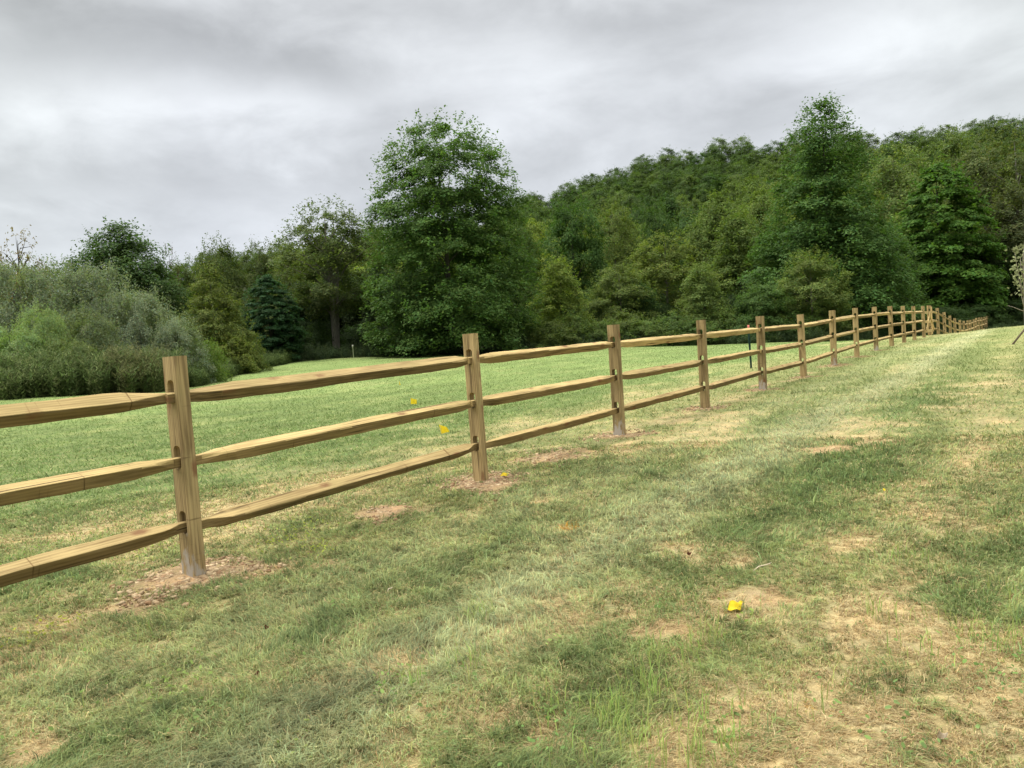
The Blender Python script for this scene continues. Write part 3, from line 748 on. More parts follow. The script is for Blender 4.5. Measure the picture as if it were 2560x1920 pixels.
def build_fence(root_name, pts, label, cat, dusty, seed, near):
    x0, y0, z0 = pts[len(pts) // 2][:3]
    root = bpy.data.objects.new(root_name, None); col.objects.link(root); root.location = (x0, y0, z0); tag(root, label, cat)
    rnd = random.Random(seed)
    for i, p in enumerate(pts):
        H = p[3] - p[2]; me = rnd.choice(PMD if i in dusty else PM)
        o = link("post", me, root); o.location = (p[0] - x0, p[1] - y0, p[2] - z0 + (H - 1.425))
        o.rotation_euler = (RAD(rnd.uniform(-.5, .5)), RAD(rnd.uniform(-.5, .5)), -FA)
    rails = {}
    for i in range(len(pts) - 1):
        a, b = pts[i], pts[i + 1]
        for k_ in range(3):
            A = Vector((a[0], a[1], slot_z(a, k_) + rnd.uniform(0, .012))); B = Vector((b[0], b[1], slot_z(b, k_) + rnd.uniform(0, .012)))
            d = B - A; n_ = d.normalized(); side = Vector((math.cos(FA), -math.sin(FA), 0))
            # at its left post a rail lies to the camera side, at its right post to the far side
            poke = .085 if ((i, k_) in ((1, 0), (2, 0), (2, 1)) and near) or rnd.random() < .25 else -.012
            A2 = A + side * .015 - n_ * poke; B2 = B - side * .015 + n_ * .030
            L = (B2 - A2).length; mid = (A2 + B2) / 2; dd = (B2 - A2).normalized()
            if near or len(rails) < 8:
                prof = {(0, 0): 0, (1, 0): 0, (0, 1): 1, (0, 2): 1, (1, 1): 1, (1, 2): 3, (2, 0): 2, (2, 1): 1}.get((i, k_), rnd.randrange(4)) if near else rnd.randrange(4)
                me = rail_mesh(L, rnd.randrange(10 ** 6), prof, 1.0); rails[len(rails)] = (me, L); sx = 1.0
            else:
                me, L0 = rails[rnd.randrange(len(rails))]; sx = L / L0
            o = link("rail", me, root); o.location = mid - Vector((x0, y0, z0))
            yaw = math.atan2(dd.y, dd.x); pit = -math.asin(dd.z)
            o.rotation_euler = (0, pit, yaw); o.scale = (sx, 1, 1)
    return root


build_fence("split_rail_fence", posts, "long near run of the wooden three-rail fence, from the left edge up to the gate", "fence", DUSTY, 4, True)
build_fence("split_rail_fence", far_posts, "far run of the wooden three-rail fence, dipping down beyond the gate to the dark trees", "fence", {4, 9}, 8, False)

# ------------------------------------------------------------------ gate
def box_mesh(name, sx, sy, sz, mat, bev=.004):
    bm = bmesh.new(); bmesh.ops.create_cube(bm, size=1.0); bmesh.ops.scale(bm, vec=(sx, sy, sz), verts=bm.verts)
    bmesh.ops.bevel(bm, geom=list(bm.edges), offset=bev, segments=1, affect='EDGES')
    me = bpy.data.meshes.new(name); bm.to_mesh(me); bm.free(); me.materials.append(mat); return me


def tube_mesh(name, pts, radii, mat, seg=8, cap=True):
    bm = bmesh.new(); rings = []
    for i, p in enumerate(pts):
        p = Vector(p); a = Vector(pts[max(i - 1, 0)]); b = Vector(pts[min(i + 1, len(pts) - 1)]); d = (b - a).normalized()
        u = d.orthogonal().normalized() if abs(d.z) > .99 else d.cross(Vector((0, 0, 1))).normalized(); v = d.cross(u)
        rings.append([bm.verts.new(p + (u * math.cos(t * 2 * math.pi / seg) + v * math.sin(t * 2 * math.pi / seg)) * radii[i]) for t in range(seg)])
    for a, b in zip(rings[:-1], rings[1:]):
        for i in range(seg): bm.faces.new((a[i], a[(i + 1) % seg], b[(i + 1) % seg], b[i]))
    if cap: bm.faces.new(rings[0][::-1]); bm.faces.new(rings[-1])
    bmesh.ops.recalc_face_normals(bm, faces=bm.faces)
    me = bpy.data.meshes.new(name); bm.to_mesh(me); bm.free(); me.materials.append(mat)
    for pl in me.polygons: pl.use_smooth = True
    return me


def simple_mat(name, c, rough=.6, metal=0.0, spec=.4):
    m, t, b = new_mat(name); n = t.noise(t.node('ShaderNodeTexCoord').outputs['Object'], 30, 3)
    sc3 = t.node('ShaderNodeVectorMath', operation='SCALE'); sc3.inputs[0].default_value = c; t.put(sc3.inputs['Scale'], t.math('MULTIPLY_ADD', n, .3, .85))
    t.put(b.inputs['Base Color'], sc3.outputs[0]); b.inputs['Roughness'].default_value = rough; b.inputs['Metallic'].default_value = metal; b.inputs['Specular IOR Level'].default_value = spec
    return m


M_GATE = wood_mat("gate_wood", 2, base=(.58, .43, .21), dark=(.34, .23, .10)); M_STEEL = simple_mat("black_steel", (.02, .02, .02), .5, .6)
ga = Vector((posts[-1][0], posts[-1][1], posts[-1][2])); gb_ = Vector((far_posts[0][0], far_posts[0][1], far_posts[0][2])); fd = (gb_ - ga).normalized(); glen = (gb_ - ga).length
side = Vector((math.cos(FA), -math.sin(FA), 0))
gate = bpy.data.objects.new("wooden_gate", None); col.objects.link(gate); gate.location = ga + fd * .12; gate.rotation_euler = (0, 0, RAD(90) - FA - RAD(3))
tag(gate, "light wooden gate with cross rails and a diagonal brace set in the fence line", "gate")
W_ = glen - .26
for k_, (xx, hh) in enumerate([(.06, 1.34), (W_ * .5, 1.36), (W_ - .05, 1.30)]):
    o = link("upright", box_mesh("upright", .10, .045, hh, M_GATE), gate); o.location = (xx, 0, hh / 2 + .08)
for zz in (.26, .70, 1.12):
    o = link("cross_rail", box_mesh("cross_rail", W_ + .02, .04, .12, M_GATE), gate); o.location = (W_ / 2, -.044, zz)
for (xa, za, xb, zb) in [(.08, .30, W_ * .5, 1.08), (W_ - .06, .30, W_ * .5, 1.08)]:
    L = math.hypot(xb - xa, zb - za); o = link("brace", box_mesh("brace", L, .035, .09, M_GATE), gate); o.location = ((xa + xb) / 2, -.085, (za + zb) / 2); o.rotation_euler = (0, -math.atan2(zb - za, xb - xa), 0)
for zz in (.34, 1.04):
    o = link("hinge", box_mesh("hinge", .22, .012, .04, M_STEEL, .002), gate); o.location = (W_ + .0, .03, zz)
o = link("latch", box_mesh("latch", .12, .02, .03, M_STEEL, .002), gate); o.location = (.0, .034, .98)

# ------------------------------------------------------------------ marker flags, stakes, twigs
def flag_mat():
    m, t, b = new_mat("yellow_plastic"); n = t.noise(t.node('ShaderNodeTexCoord').outputs['Object'], 40, 3)
    c = t.mix(n, (.88, .70, .04, 1), (.96, .84, .09, 1)); t.put(b.inputs['Base Color'], c); b.inputs['Roughness'].default_value = .45
    t2 = t.node('ShaderNodeBsdfTranslucent'); t.put(t2.inputs[0], c); mxx = t.node('ShaderNodeMixShader'); mxx.inputs[0].default_value = .35
    t.l.new(b.outputs[0], mxx.inputs[1]); t.l.new(t2.outputs[0], mxx.inputs[2]); t.l.new(mxx.outputs[0], t.n['Material Output'].inputs[0]); return m


M_FLAG = flag_mat(); M_WIRE = simple_mat("wire", (.25, .25, .24), .5, .8)


def sheet(name, outline, z_fun, mat, th=.0012, n=7):
    """thin plastic sheet in the xz plane (x across, z up), bulging along y"""
    bm = bmesh.new(); g = [[bm.verts.new((0, 0, 0)) for _ in range(n)] for _ in range(n)]
    (x0, z0), (x1, z1), (x2, z2), (x3, z3) = outline
    for i in range(n):
        for j in range(n):
            a, b = i / (n - 1), j / (n - 1)
            x = (x0 * (1 - a) + x1 * a) * (1 - b) + (x3 * (1 - a) + x2 * a) * b; z = (z0 * (1 - a) + z1 * a) * (1 - b) + (z3 * (1 - a) + z2 * a) * b
            g[i][j].co = (x, z_fun(a, b), z)
    fs = [bm.faces.new((g[i][j], g[i + 1][j], g[i + 1][j + 1], g[i][j + 1])) for i in range(n - 1) for j in range(n - 1)]
    bmesh.ops.solidify(bm, geom=fs, thickness=th)
    me = bpy.data.meshes.new(name); bm.to_mesh(me); bm.free(); me.materials.append(mat)
    for p in me.polygons: p.use_smooth = True
    return me


def marker_flag(xd, yd, gx_, w_, h_, label, dist, outline, yaw, bulge=.012):
    """xd, yd: middle of the flag cloth in the photograph; dist: how far away it stands"""
    d = ray(xd, yd); k_ = dist / d[1] if True else 0; p = d * (dist / math.hypot(d[0], d[1])); gz = tz(p[0], p[1]); hz = p[2] - gz
    e = bpy.data.objects.new("marker_flag", None); col.objects.link(e); e.location = (p[0], p[1], gz); e.rotation_euler = (0, 0, yaw)
    tag(e, label, "marker flag", "yellow utility marker flags")
    o = link("flag", sheet("flag", [(a * w_, b * h_ + hz) for a, b in outline], lambda a, b: bulge * math.sin(a * 5 + b * 2), M_FLAG), e)
    link("wire", tube_mesh("wire", [(outline[0][0] * w_, 0, -.05), (outline[0][0] * w_ + .004, .002, hz * .6), (outline[0][0] * w_, 0, hz + h_ * .5)], [.0016] * 3, M_WIRE, 6), e)


def flag_dist(xd, y_ground): p = ground_hit(xd, y_ground); return math.hypot(p[0], p[1])


SQ = [(-.5, -.5), (.5, -.5), (.5, .5), (-.5, .5)]
marker_flag(893.5, 867, 0, .125, .11, "square yellow marker flag in the field, directly above the middle rail", flag_dist(893, 905), [(-.5, -.45), (.45, -.5), (.5, .25), (-.4, .6)], .1)
marker_flag(959.5, 927, 0, .12, .115, "yellow marker flag with a rounded corner, below the middle rail, left of a tall post", flag_dist(960, 955), [(-.38, -.55), (.6, -.35), (.3, .25), (-.55, .6)], .15)
marker_flag(863.5, 827.5, 0, .05, .13, "small yellow marker flag seen nearly edge on, farthest out in the field", flag_dist(864, 850), [(-.35, -.5), (.5, -.4), (.1, .0), (-.1, .5)], .6)


def lying_flag(xd, yd, size, label, yaw, asp=.55, cru=.02, name="marker_flag"):
    p = ground_hit(xd, yd); e = bpy.data.objects.new(name, None); col.objects.link(e); e.location = (p[0], p[1], tz(p[0], p[1]) + .028)
    e.rotation_euler = (0, 0, yaw); tag(e, label, "marker flag", "yellow utility marker flags")
    o = link("flag", sheet("flag", [(-.5 * size, -.42 * size * asp), (.18 * size, -.5 * size * asp), (.5 * size, .35 * size * asp), (-.12 * size, .6 * size * asp)],
                           lambda a, b: cru * (math.sin(a * 7 + b * 3) * .5 + .7 * math.sin(b * 5 + a)), M_FLAG, .0012, 9), e); o.rotation_euler = (RAD(-68), RAD(4), 0)
    return e, p


e, p = lying_flag(1588, 1321, .10, "crumpled yellow marker flag lying on the straw patch in the right foreground", .25, .50, .010)
link("wire", tube_mesh("wire", [(.03, .02, 0), (.05, .03, .006), (.07, .03, -.004)], [.0035, .003, .002], M_FLAG, 6), e)
e, p = lying_flag(1090, 1031, .10, "yellow marker flag lying flat beside the foot of the second tall post", .1, .5, .006)
e, p = lying_flag(1911, 1065.5, .028, "tiny yellow scrap of marker flag in the grass, right of the fence", .5, .8, .004)

# steel U-post with a pink painted top, in the field
M_GREEN = simple_mat("green_paint", (.012, .05, .042), .45); M_PINK = simple_mat("pink_paint", (.85, .33, .30), .5)
p = ground_hit(1622.5, 795); dtop = ray(1615.5, 702) * p[1]
gz = tz(p[0], p[1]); e = bpy.data.objects.new("steel_stake", None); col.objects.link(e); e.location = (p[0], p[1], gz)
tag(e, "thin dark green steel stake with a pink top, standing in the field behind the fence", "stake")
hz = dtop[2] - gz
lean = (dtop[0] - p[0]) / hz
def upost(name, z0, z1, mat, g=0.0):
    prof = [(-.028 - g, -.012 - g), (-.016, -.014 - g), (-.012, .012), (.012, .012), (.016, -.014 - g), (.028 + g, -.012 - g), (.028 + g, -.008), (.018, -.009), (.015, .017 + g), (-.015, .017 + g), (-.018, -.009), (-.028 - g, -.008)]
    bm = bmesh.new(); R = [[bm.verts.new((x + lean * .75 * z, y, z)) for x, y in prof] for z in (z0, z1)]
    for i in range(len(prof)): bm.faces.new((R[0][i], R[0][(i + 1) % 12], R[1][(i + 1) % 12], R[1][i]))
    bm.faces.new(R[0][::-1]); bm.faces.new(R[1]); bmesh.ops.recalc_face_normals(bm, faces=bm.faces)
    me = bpy.data.meshes.new(name); bm.to_mesh(me); bm.free(); me.materials.append(mat); return me
link("shaft", upost("shaft", -.2, hz - .17, M_GREEN), e); link("tip", upost("tip", hz - .168, hz, M_PINK, .001), e)

M_WHITE = simple_mat("white_pvc", (.72, .72, .66), .5)
pz = at(763.5, 57.5); gz = tz(*pz); e = link("white_pole", tube_mesh("white_pole", [(0, 0, -.2), (0, 0, .80), (0, 0, .81), (0, 0, .93), (0, 0, .94)], [.035, .035, .055, .055, .03], M_WHITE, 10)); e.location = (pz[0], pz[1], gz)
tag(e, "thin white pipe standing at the far edge of the field, right of the forked trunk", "pipe")

M_TWIG = simple_mat("bleached_twig", (.55, .46, .34), .8); M_BARK2 = simple_mat("red_leaf", (.16, .06, .03), .8)
for (xd, yd, L, yaw, lab) in [(1650, 1241, .15, .5, "pale bare twig lying in the grass above the crumpled yellow flag"), (845, 1290, .05, .9, "short pale twig lying in the grass beside the lowest rail")]:
    p = ground_hit(xd, yd); gz = tz(p[0], p[1]) + .045
    pts = [(-L / 2, 0, -.008), (-L * .2, .006, .004), (L * .1, -.003, .006), (L * .35, .008, .002), (L / 2, .012, .004)]
    e = link("twig", tube_mesh("twig", pts, [.0012, .003, .0028, .0024, .001], M_TWIG, 6)); e.location = (p[0], p[1], gz); e.rotation_euler = (0, 0, yaw); tag(e, lab, "twig", "twigs in the grass")
for (xd, yd, L, yaw, lab) in [(577, 1367, .038, .2, "reddish brown dead leaf on the lawn in front of the nearest post"), (558, 1470, .034, 1.2, "curled dark brown leaf stuck upright in the pale grass in the lower left"), (2037, 1607, .045, .1, "curled pale brown leaf in the lower right corner of the lawn"), (1490, 1205, .04, .3, "dark dead leaf on the straw patch at the middle right")]:
    p = ground_hit(xd, yd); e = link("dead_leaf", sheet("dead_leaf", [(-.5 * L, -.1 * L), (.1 * L, -.28 * L), (.5 * L, .1 * L), (-.1 * L, .3 * L)], lambda a, b: .012 * math.sin(a * 3) + .006 * math.sin(b * 6), M_BARK2 if xd < 2000 else M_TWIG, .0012, 6))
    e.location = (p[0], p[1], tz(p[0], p[1]) + .032); e.rotation_euler = (RAD(-60) if xd != 558 else RAD(-5), 0, yaw); tag(e, lab, "leaf", "dead leaves on the lawn")

# ------------------------------------------------------------------ trees
def leaf_mat(name, transl=.4):
    m, t, b = new_mat(name); oi = t.node('ShaderNodeObjectInfo'); a = t.node('ShaderNodeAttribute', attribute_name='Col')
    c = t.mix(1.0, t.mix(1.0, oi.outputs['Color'], (1.50, 1.54, 1.04, 1), 'MULTIPLY'), a.outputs['Color'], 'MULTIPLY')
    t.put(b.inputs['Base Color'], c); b.inputs['Roughness'].default_value = .65; b.inputs['Specular IOR Level'].default_value = .12
    t2 = t.node('ShaderNodeBsdfTranslucent'); t.put(t2.inputs[0], t.mix(1.0, c, (1.15, 1.25, .6, 1), 'MULTIPLY')); mxx = t.node('ShaderNodeMixShader'); mxx.inputs[0].default_value = transl
    t.l.new(b.outputs[0], mxx.inputs[1]); t.l.new(t2.outputs[0], mxx.inputs[2]); t.l.new(mxx.outputs[0], t.n['Material Output'].inputs[0]); return m


M_LEAF = leaf_mat("foliage")
M_BARK, kt, kb = new_mat("bark"); kn_ = kt.noise(kt.mapping(kt.node('ShaderNodeTexCoord').outputs['Object'], (14, 14, 2.5)), 1.0, 5, .6)
kt.put(kb.inputs['Base Color'], kt.ramp(kn_, [(.3, (.040, .036, .030)), (.7, (.11, .102, .086))]))
M_BARKP, kt, kb = new_mat("pale_bark"); kn_ = kt.noise(kt.mapping(kt.node('ShaderNodeTexCoord').outputs['Object'], (14, 14, 2.5)), 1.0, 5, .6)
kt.put(kb.inputs['Base Color'], kt.ramp(kn_, [(.3, (.09, .082, .07)), (.7, (.22, .205, .175))]))

PROF = {   # radius of the crown against height fraction of the crown
    'oak': ([0, .06, .18, .33, .48, .62, .75, .86, .94, 1], [.80, .95, 1.0, .96, .90, .86, .80, .68, .50, .22]),
    'tall': ([0, .1, .25, .45, .6, .75, .88, 1], [.85, 1, .95, .78, .62, .48, .36, .08]),
    'dome': ([0, .15, .35, .6, .8, .92, 1], [.75, .95, 1.0, .92, .70, .45, .12]),
    'cone': ([0, .12, .35, .6, .8, 1], [.9, 1, .85, .60, .36, .05]),
    'maple': ([0, .1, .3, .5, .7, .85, .95, 1], [.75, .92, 1, .96, .78, .5, .28, .08]),
    'loose': ([0, .15, .3, .5, .7, .85, 1], [.45, .75, .95, 1.0, .85, .6, .2]),
    'mound': ([0, .2, .5, .8, 1], [1.0, .98, .88, .66, .34])}


def crown_np(seed, prof, H, R, nclump, nleaf, leaf, clump, flat=.6, bottom=0.0, droop=.25, sprig=.12, lump=.22, open_=0.0):
    """many leaf sized faces gathered in layered sprays spread through the crown's volume; z from bottom to bottom+H"""
    rs = np.random.RandomState(seed); px, py = PROF[prof]
    t = rs.rand(nclump * 3); r_p = np.interp(t, px, py); keep = rs.rand(len(t)) < (r_p ** 1.2 + .08); t = t[keep][:nclump]; r_p = r_p[keep][:nclump]; n = len(t)
    az = rs.rand(n) * 2 * math.pi; rad = rs.rand(n) ** .42
    ph = rs.rand(6) * 6.28
    lum = 1 + lump * (np.sin(az * 3 + t * 7 + ph[0]) * .5 + np.sin(az * 5 - t * 11 + ph[1]) * .35 + np.sin(az * 2 + t * 17 + ph[2]) * .4)
    rr = rad * r_p * R * lum
    c = np.stack([rr * np.cos(az), rr * np.sin(az), bottom + t * H - droop * clump * rad], 1)
    cs = clump * (.65 + .7 * rs.rand(n)) * (1 - .35 * t)
    cbr = .78 + .44 * rs.rand(n)
    if open_ > 0:                      # gaps: drop sprays where a coarse 3-d pattern is low
        v = np.sin(c[:, 0] * 2.2 / R * 2 + ph[3]) * np.sin(c[:, 1] * 2.4 / R * 2 + ph[4]) + np.sin(c[:, 2] * 9 / H + ph[5]); kk = v > -1.2 + open_ * 1.0
        c, cs, cbr, az, rad, t = c[kk], cs[kk], cbr[kk], az[kk], rad[kk], t[kk]; n = len(c)
    wgt = cs ** 2; wgt /= wgt.sum(); ci = rs.choice(n, nleaf, p=wgt)
    d = rs.randn(nleaf, 3); d /= np.linalg.norm(d, axis=1)[:, None]; q = rs.rand(nleaf) ** .5
    off = d * (q * cs[ci])[:, None]; off[:, 2] = np.abs(off[:, 2]) * flat * np.where(rs.rand(nleaf) < .75, 1, -1)
    outd = np.stack([np.cos(az[ci]), np.sin(az[ci]), np.zeros(nleaf)], 1)
    off[:, 2] -= .25 * (off * outd).sum(1)                    # sprays hang at their outer end
    P = c[ci] + off
    # single leafy twigs standing out of the outline
    ns = int(nleaf * sprig); tt = rs.rand(ns // 9 + 1); a2 = rs.rand(len(tt)) * 6.28; r2 = np.interp(tt, px, py) * R * (1.0 + .5 * lump * rs.randn(len(tt)) * .5)
    base = np.stack([r2 * np.cos(a2), r2 * np.sin(a2), bottom + tt * H], 1)
    gd = np.stack([np.cos(a2) * .6, np.sin(a2) * .6, .5 + .9 * tt], 1); gd /= np.linalg.norm(gd, axis=1)[:, None]
    si = rs.randint(0, len(tt), ns); k_ = rs.rand(ns)
    P[:ns] = base[si] + gd[si] * (k_ ** 1.6 * clump * (.55 + .5 * rs.rand(ns)))[:, None] + rs.randn(ns, 3) * leaf * .5
    N = np.stack([rs.randn(nleaf) * .38, rs.randn(nleaf) * .38, .7 + rs.rand(nleaf) * .6], 1) + outd * .45 + d * .35
    N /= np.linalg.norm(N, axis=1)[:, None]
    A = np.cross(N, rs.randn(nleaf, 3)); A /= np.linalg.norm(A, axis=1)[:, None]; B = np.cross(N, A)
    s = leaf * (.6 + .8 * rs.rand(nleaf))[:, None]
    V = np.stack([P - A * s * .6, P - B * s * .30 - A * s * .05 + N * s * .06, P + A * s * .6, P + B * s * .30 - A * s * .05 + N * s * .06], 1).reshape(-1, 3)
    br = cbr[ci] * (.72 + .56 * rs.rand(nleaf)); hue = rs.randn(nleaf) * .06
    C = np.stack([br * (1 + hue * 1.6), br, br * (1 - hue)], 1); C = np.clip(C, 0, 3)
    return V, np.arange(nleaf * 4).reshape(-1, 4), np.repeat(C, 4, 0), c


def crown_mesh(*a, **k):
    V, F, C, c = crown_np(*a, **k); return mesh_np("crown", V, [F], M_LEAF, C), c


def limbs_mesh(name, c, trunk_h, H, r0, seed, nl=14, mat=None, fork=1, seg=7):
    rs = random.Random(seed); V = []; F = []; nb = 0
    def tube(pts, rad):
        nonlocal nb
        pts = [Vector(p) for p in pts]; R = []
        for i, p in enumerate(pts):
            d = (pts[min(i + 1, len(pts) - 1)] - pts[max(i - 1, 0)]).normalized(); u = d.cross(Vector((.31, .95, .05))).normalized(); v = d.cross(u)
            for k_ in range(seg): t = k_ * 2 * math.pi / seg; V.append(p + (u * math.cos(t) + v * math.sin(t)) * rad[i])
        for i in range(len(pts) - 1):
            for k_ in range(seg): a = nb + i * seg + k_; b = nb + i * seg + (k_ + 1) % seg; F.append((a, b, b + seg, a + seg))
        nb += len(pts) * seg
    stems = []
    for f in range(fork):
        dx = (rs.uniform(.04, .07) * H * (1 if f % 2 else -1)) if fork > 1 else rs.uniform(-.02, .02) * H; dy = rs.uniform(-.03, .03) * H
        st = [(0, 0, -.4), (0, 0, .02 * H), (dx * .25, dy * .2, trunk_h * .5), (dx * .6, dy * .5, trunk_h), (dx * 1.1, dy, H * .55), (dx * 1.3 + rs.uniform(-.02, .02) * H, dy, H * .75), (dx * 1.2, dy, H * .93)]
        rr = [r0 * 1.35, r0 * 1.15, r0 * .95, r0 * .8, r0 * .5, r0 * .28, r0 * .06]
        if fork > 1: rr = [x * .75 for x in rr]
        tube(st, rr); stems.append(st)
    idx_ = rs.sample(range(len(c)), min(nl, len(c)))
    for i in idx_:
        e = Vector(c[i]); st = rs.choice(stems); zz = max(trunk_h * .8, min(H * .8, e.z - (e.x ** 2 + e.y ** 2) ** .5 * rs.uniform(.35, .8)))
        zs = [q[2] for q in st]; b = Vector((float(np.interp(zz, zs, [q[0] for q in st])), float(np.interp(zz, zs, [q[1] for q in st])), zz))
        m1 = b.lerp(e, .45) + Vector((rs.uniform(-.3, .3), rs.uniform(-.3, .3), .04 * H)); rb = r0 * .32 * (1 - .6 * zz / H)
        tube([b, m1, e], [rb, rb * .6, rb * .15])
    V = np.array([tuple(v) for v in V]); return mesh_np(name, V, [np.array(F)], mat or M_BARK, None, True)


VAR = {}


def variant(key, seed, prof, H, R, nclump, nleaf, leaf, clump, trunk_h=1.5, r0=.25, nl=16, fork=1, bark=None, bottom=.3, **kw):
    cm, c = crown_mesh(seed, prof, H - bottom, R, nclump, nleaf, leaf, clump, bottom=bottom, **kw)
    tm = limbs_mesh("trunk", c, trunk_h, H, r0, seed, nl, bark, fork); VAR[key] = (cm, tm, H, R)


# close looking trees at full detail
variant('oak', 3, 'oak', 17.5, 6.3, 820, 150000, .185, 1.10, 2.0, .26, 24, bottom=.2, flat=.55, sprig=.06, lump=.12, open_=.12)
variant('tall', 14, 'tall', 22, 6.6, 760, 130000, .21, 1.30, 3, .30, 40, bottom=.3, flat=.6, sprig=.06, lump=.20)
variant('maple', 7, 'maple', 15, 4.6, 380, 70000, .26, 1.0, 2, .25, 14, bottom=.6, flat=.38, sprig=.03, lump=.12)
variant('dome', 8, 'dome', 12, 4.4, 460, 80000, .20, 1.2, 2, .25, 14, bottom=.4, flat=.8, lump=.12, sprig=.025)
variant('dome_b', 18, 'dome', 12, 4.6, 260, 48000, .21, 1.25, 2, .25, 18, bottom=.4, flat=.7, lump=.26, open_=.15, sprig=.06)
variant('fork', 9, 'loose', 15, 5.0, 250, 38000, .20, 1.05, 4.6, .42, 40, fork=2, bark=M_BARKP, bottom=4.4, flat=.6, lump=.35, open_=.45, sprig=.14)
variant('loose', 10, 'loose', 14, 4.5, 260, 42000, .20, 1.2, 3, .2, 26, bottom=1.2, flat=.65, lump=.26, open_=.2, sprig=.08, bark=M_BARKP)
variant('loose_b', 20, 'tall', 14, 4.2, 250, 42000, .20, 1.2, 3, .2, 24, bottom=.8, flat=.65, lump=.3, open_=.15, sprig=.08)
variant('cone', 11, 'cone', 10, 4.6, 300, 44000, .17, .9, 1, .2, 16, bottom=.2, flat=.5, lump=.12, sprig=.05)
variant('mound', 12, 'mound', 5.5, 4.6, 320, 85000, .11, .85, .4, .10, 20, bottom=0, flat=.8, lump=.12, sprig=.07)
variant('mound_b', 13, 'mound', 4.5, 3.4, 230, 48000, .11, .75, .4, .08, 16, bottom=0, flat=.75, lump=.16, sprig=.07)
variant('bush', 15, 'mound', 2.8, 2.4, 150, 20000, .12, .6, .3, .05, 12, bottom=0, flat=.65, lump=.3, sprig=.12)
variant('bush_b', 16, 'dome', 3.2, 2.0, 140, 20000, .12, .55, .3, .05, 12, bottom=0, flat=.65, lump=.3, sprig=.12)
variant('bare', 17, 'loose', 6, 2.2, 90, 1700, .15, .45, 1.2, .20, 70, bottom=1.5, flat=.6, lump=.4, sprig=.2)
for i, (pf, sd) in enumerate([('dome', 31), ('oak', 32), ('dome', 33), ('tall', 34), ('loose', 35)]):
    variant('far%d' % i, sd, pf, 12, 4.7, 130, 12000, .32, 1.45, 3, .2, 5, bottom=1.0, flat=.8, lump=.2, sprig=.03, open_=.05)

TREES = []
SPR = {'mound': .12, 'mound_b': .12, 'bush': .12, 'bush_b': .1, 'cone': .05, 'dome': .06, 'dome_b': .07, 'loose': .06, 'loose_b': .06}
def tree(kind, xd, ytop, wd, dist, color, name, label, cat="tree", group=None, yaw=None, base_dz=0.0, parts=True):
    """kind of crown; display x of its axis, display y of its top, display width of its crown, distance in metres"""
    x, y = at(xd, dist); gz = tz(x, y) + base_dz
    cm, tm, H0, R0 = VAR[kind]
    d = ray(xd, ytop); z_top = d[2] / math.hypot(d[0], d[1]) * dist; H = (z_top - gz) / (1.0 + SPR.get(kind, .04)); R = wd / 1661.0 * dist * .5 * .93
    e = bpy.data.objects.new(name, None); col.objects.link(e); e.location = (x, y, gz)
    sx = R / R0; sz = H / H0
    yw = yaw if yaw is not None else random.Random(int(xd * 7 + ytop * 13)).uniform(0, 6.28)
    e.rotation_euler = (0, 0, yw); e.scale = (sx, sx, sz)
    if not color: color = (.08, .12, .03)
    mc = sum(color) / 3; color = tuple(v_ * .88 + mc * .12 for v_ in color); color = (color[0] * .93, color[1], color[2])
    c = link("crown", cm, e); c.color = (*color, 1); t = link("trunk", tm, e)
    tag(e, label, cat, group); TREES.append((x, y)); return e


DK = (.042, .074, .026); MD = (.052, .088, .026); OL = (.075, .092, .030); YG = (.105, .135, .036); GG = (.122, .140, .128); BR = (.085, .085, .040); BG = (.026, .060, .034); LG = (.085, .125, .045)
# single trees that stand out
tree('oak', 985, 246, 388, 57, (.062, .106, .036), "oak_tree", "tallest broad green tree in the middle, its branches reaching down to the mown field")
tree('fork', 728, 428, 235, 63, (.072, .092, .036), "forked_tree", "olive green tree with a bare forked grey trunk left of the tallest middle tree", yaw=1.6)
tree('dome', 288, 470, 235, 58, DK, "round_tree", "round dark green tree rising behind the grey-green shrubs on the left")
tree('cone', 470, 560, 190, 48, (.085, .100, .030), "pyramidal_tree", "broad olive-yellow tree with low branches between the grey shrubs and the dark blue-green tree")
tree('maple', 592, 584, 130, 57, BG, "dark_tree", "small dark blue-green tree at the field edge left of the forked trunk")
tree('tall', 1795, 196, 325, 74, (.052, .096, .032), "tall_tree", "tallest tree on the right, its pointed top above the hill line")
tree('maple', 2042, 335, 205, 92, (.050, .100, .020), "maple_tree", "dense rich green tree with layered sprays behind the far end of the fence")
tree('loose', 1755, 528, 150, 66, (.098, .122, .045), "yellowish_tree", "low yellowish olive tree in front of the tallest right hand tree")
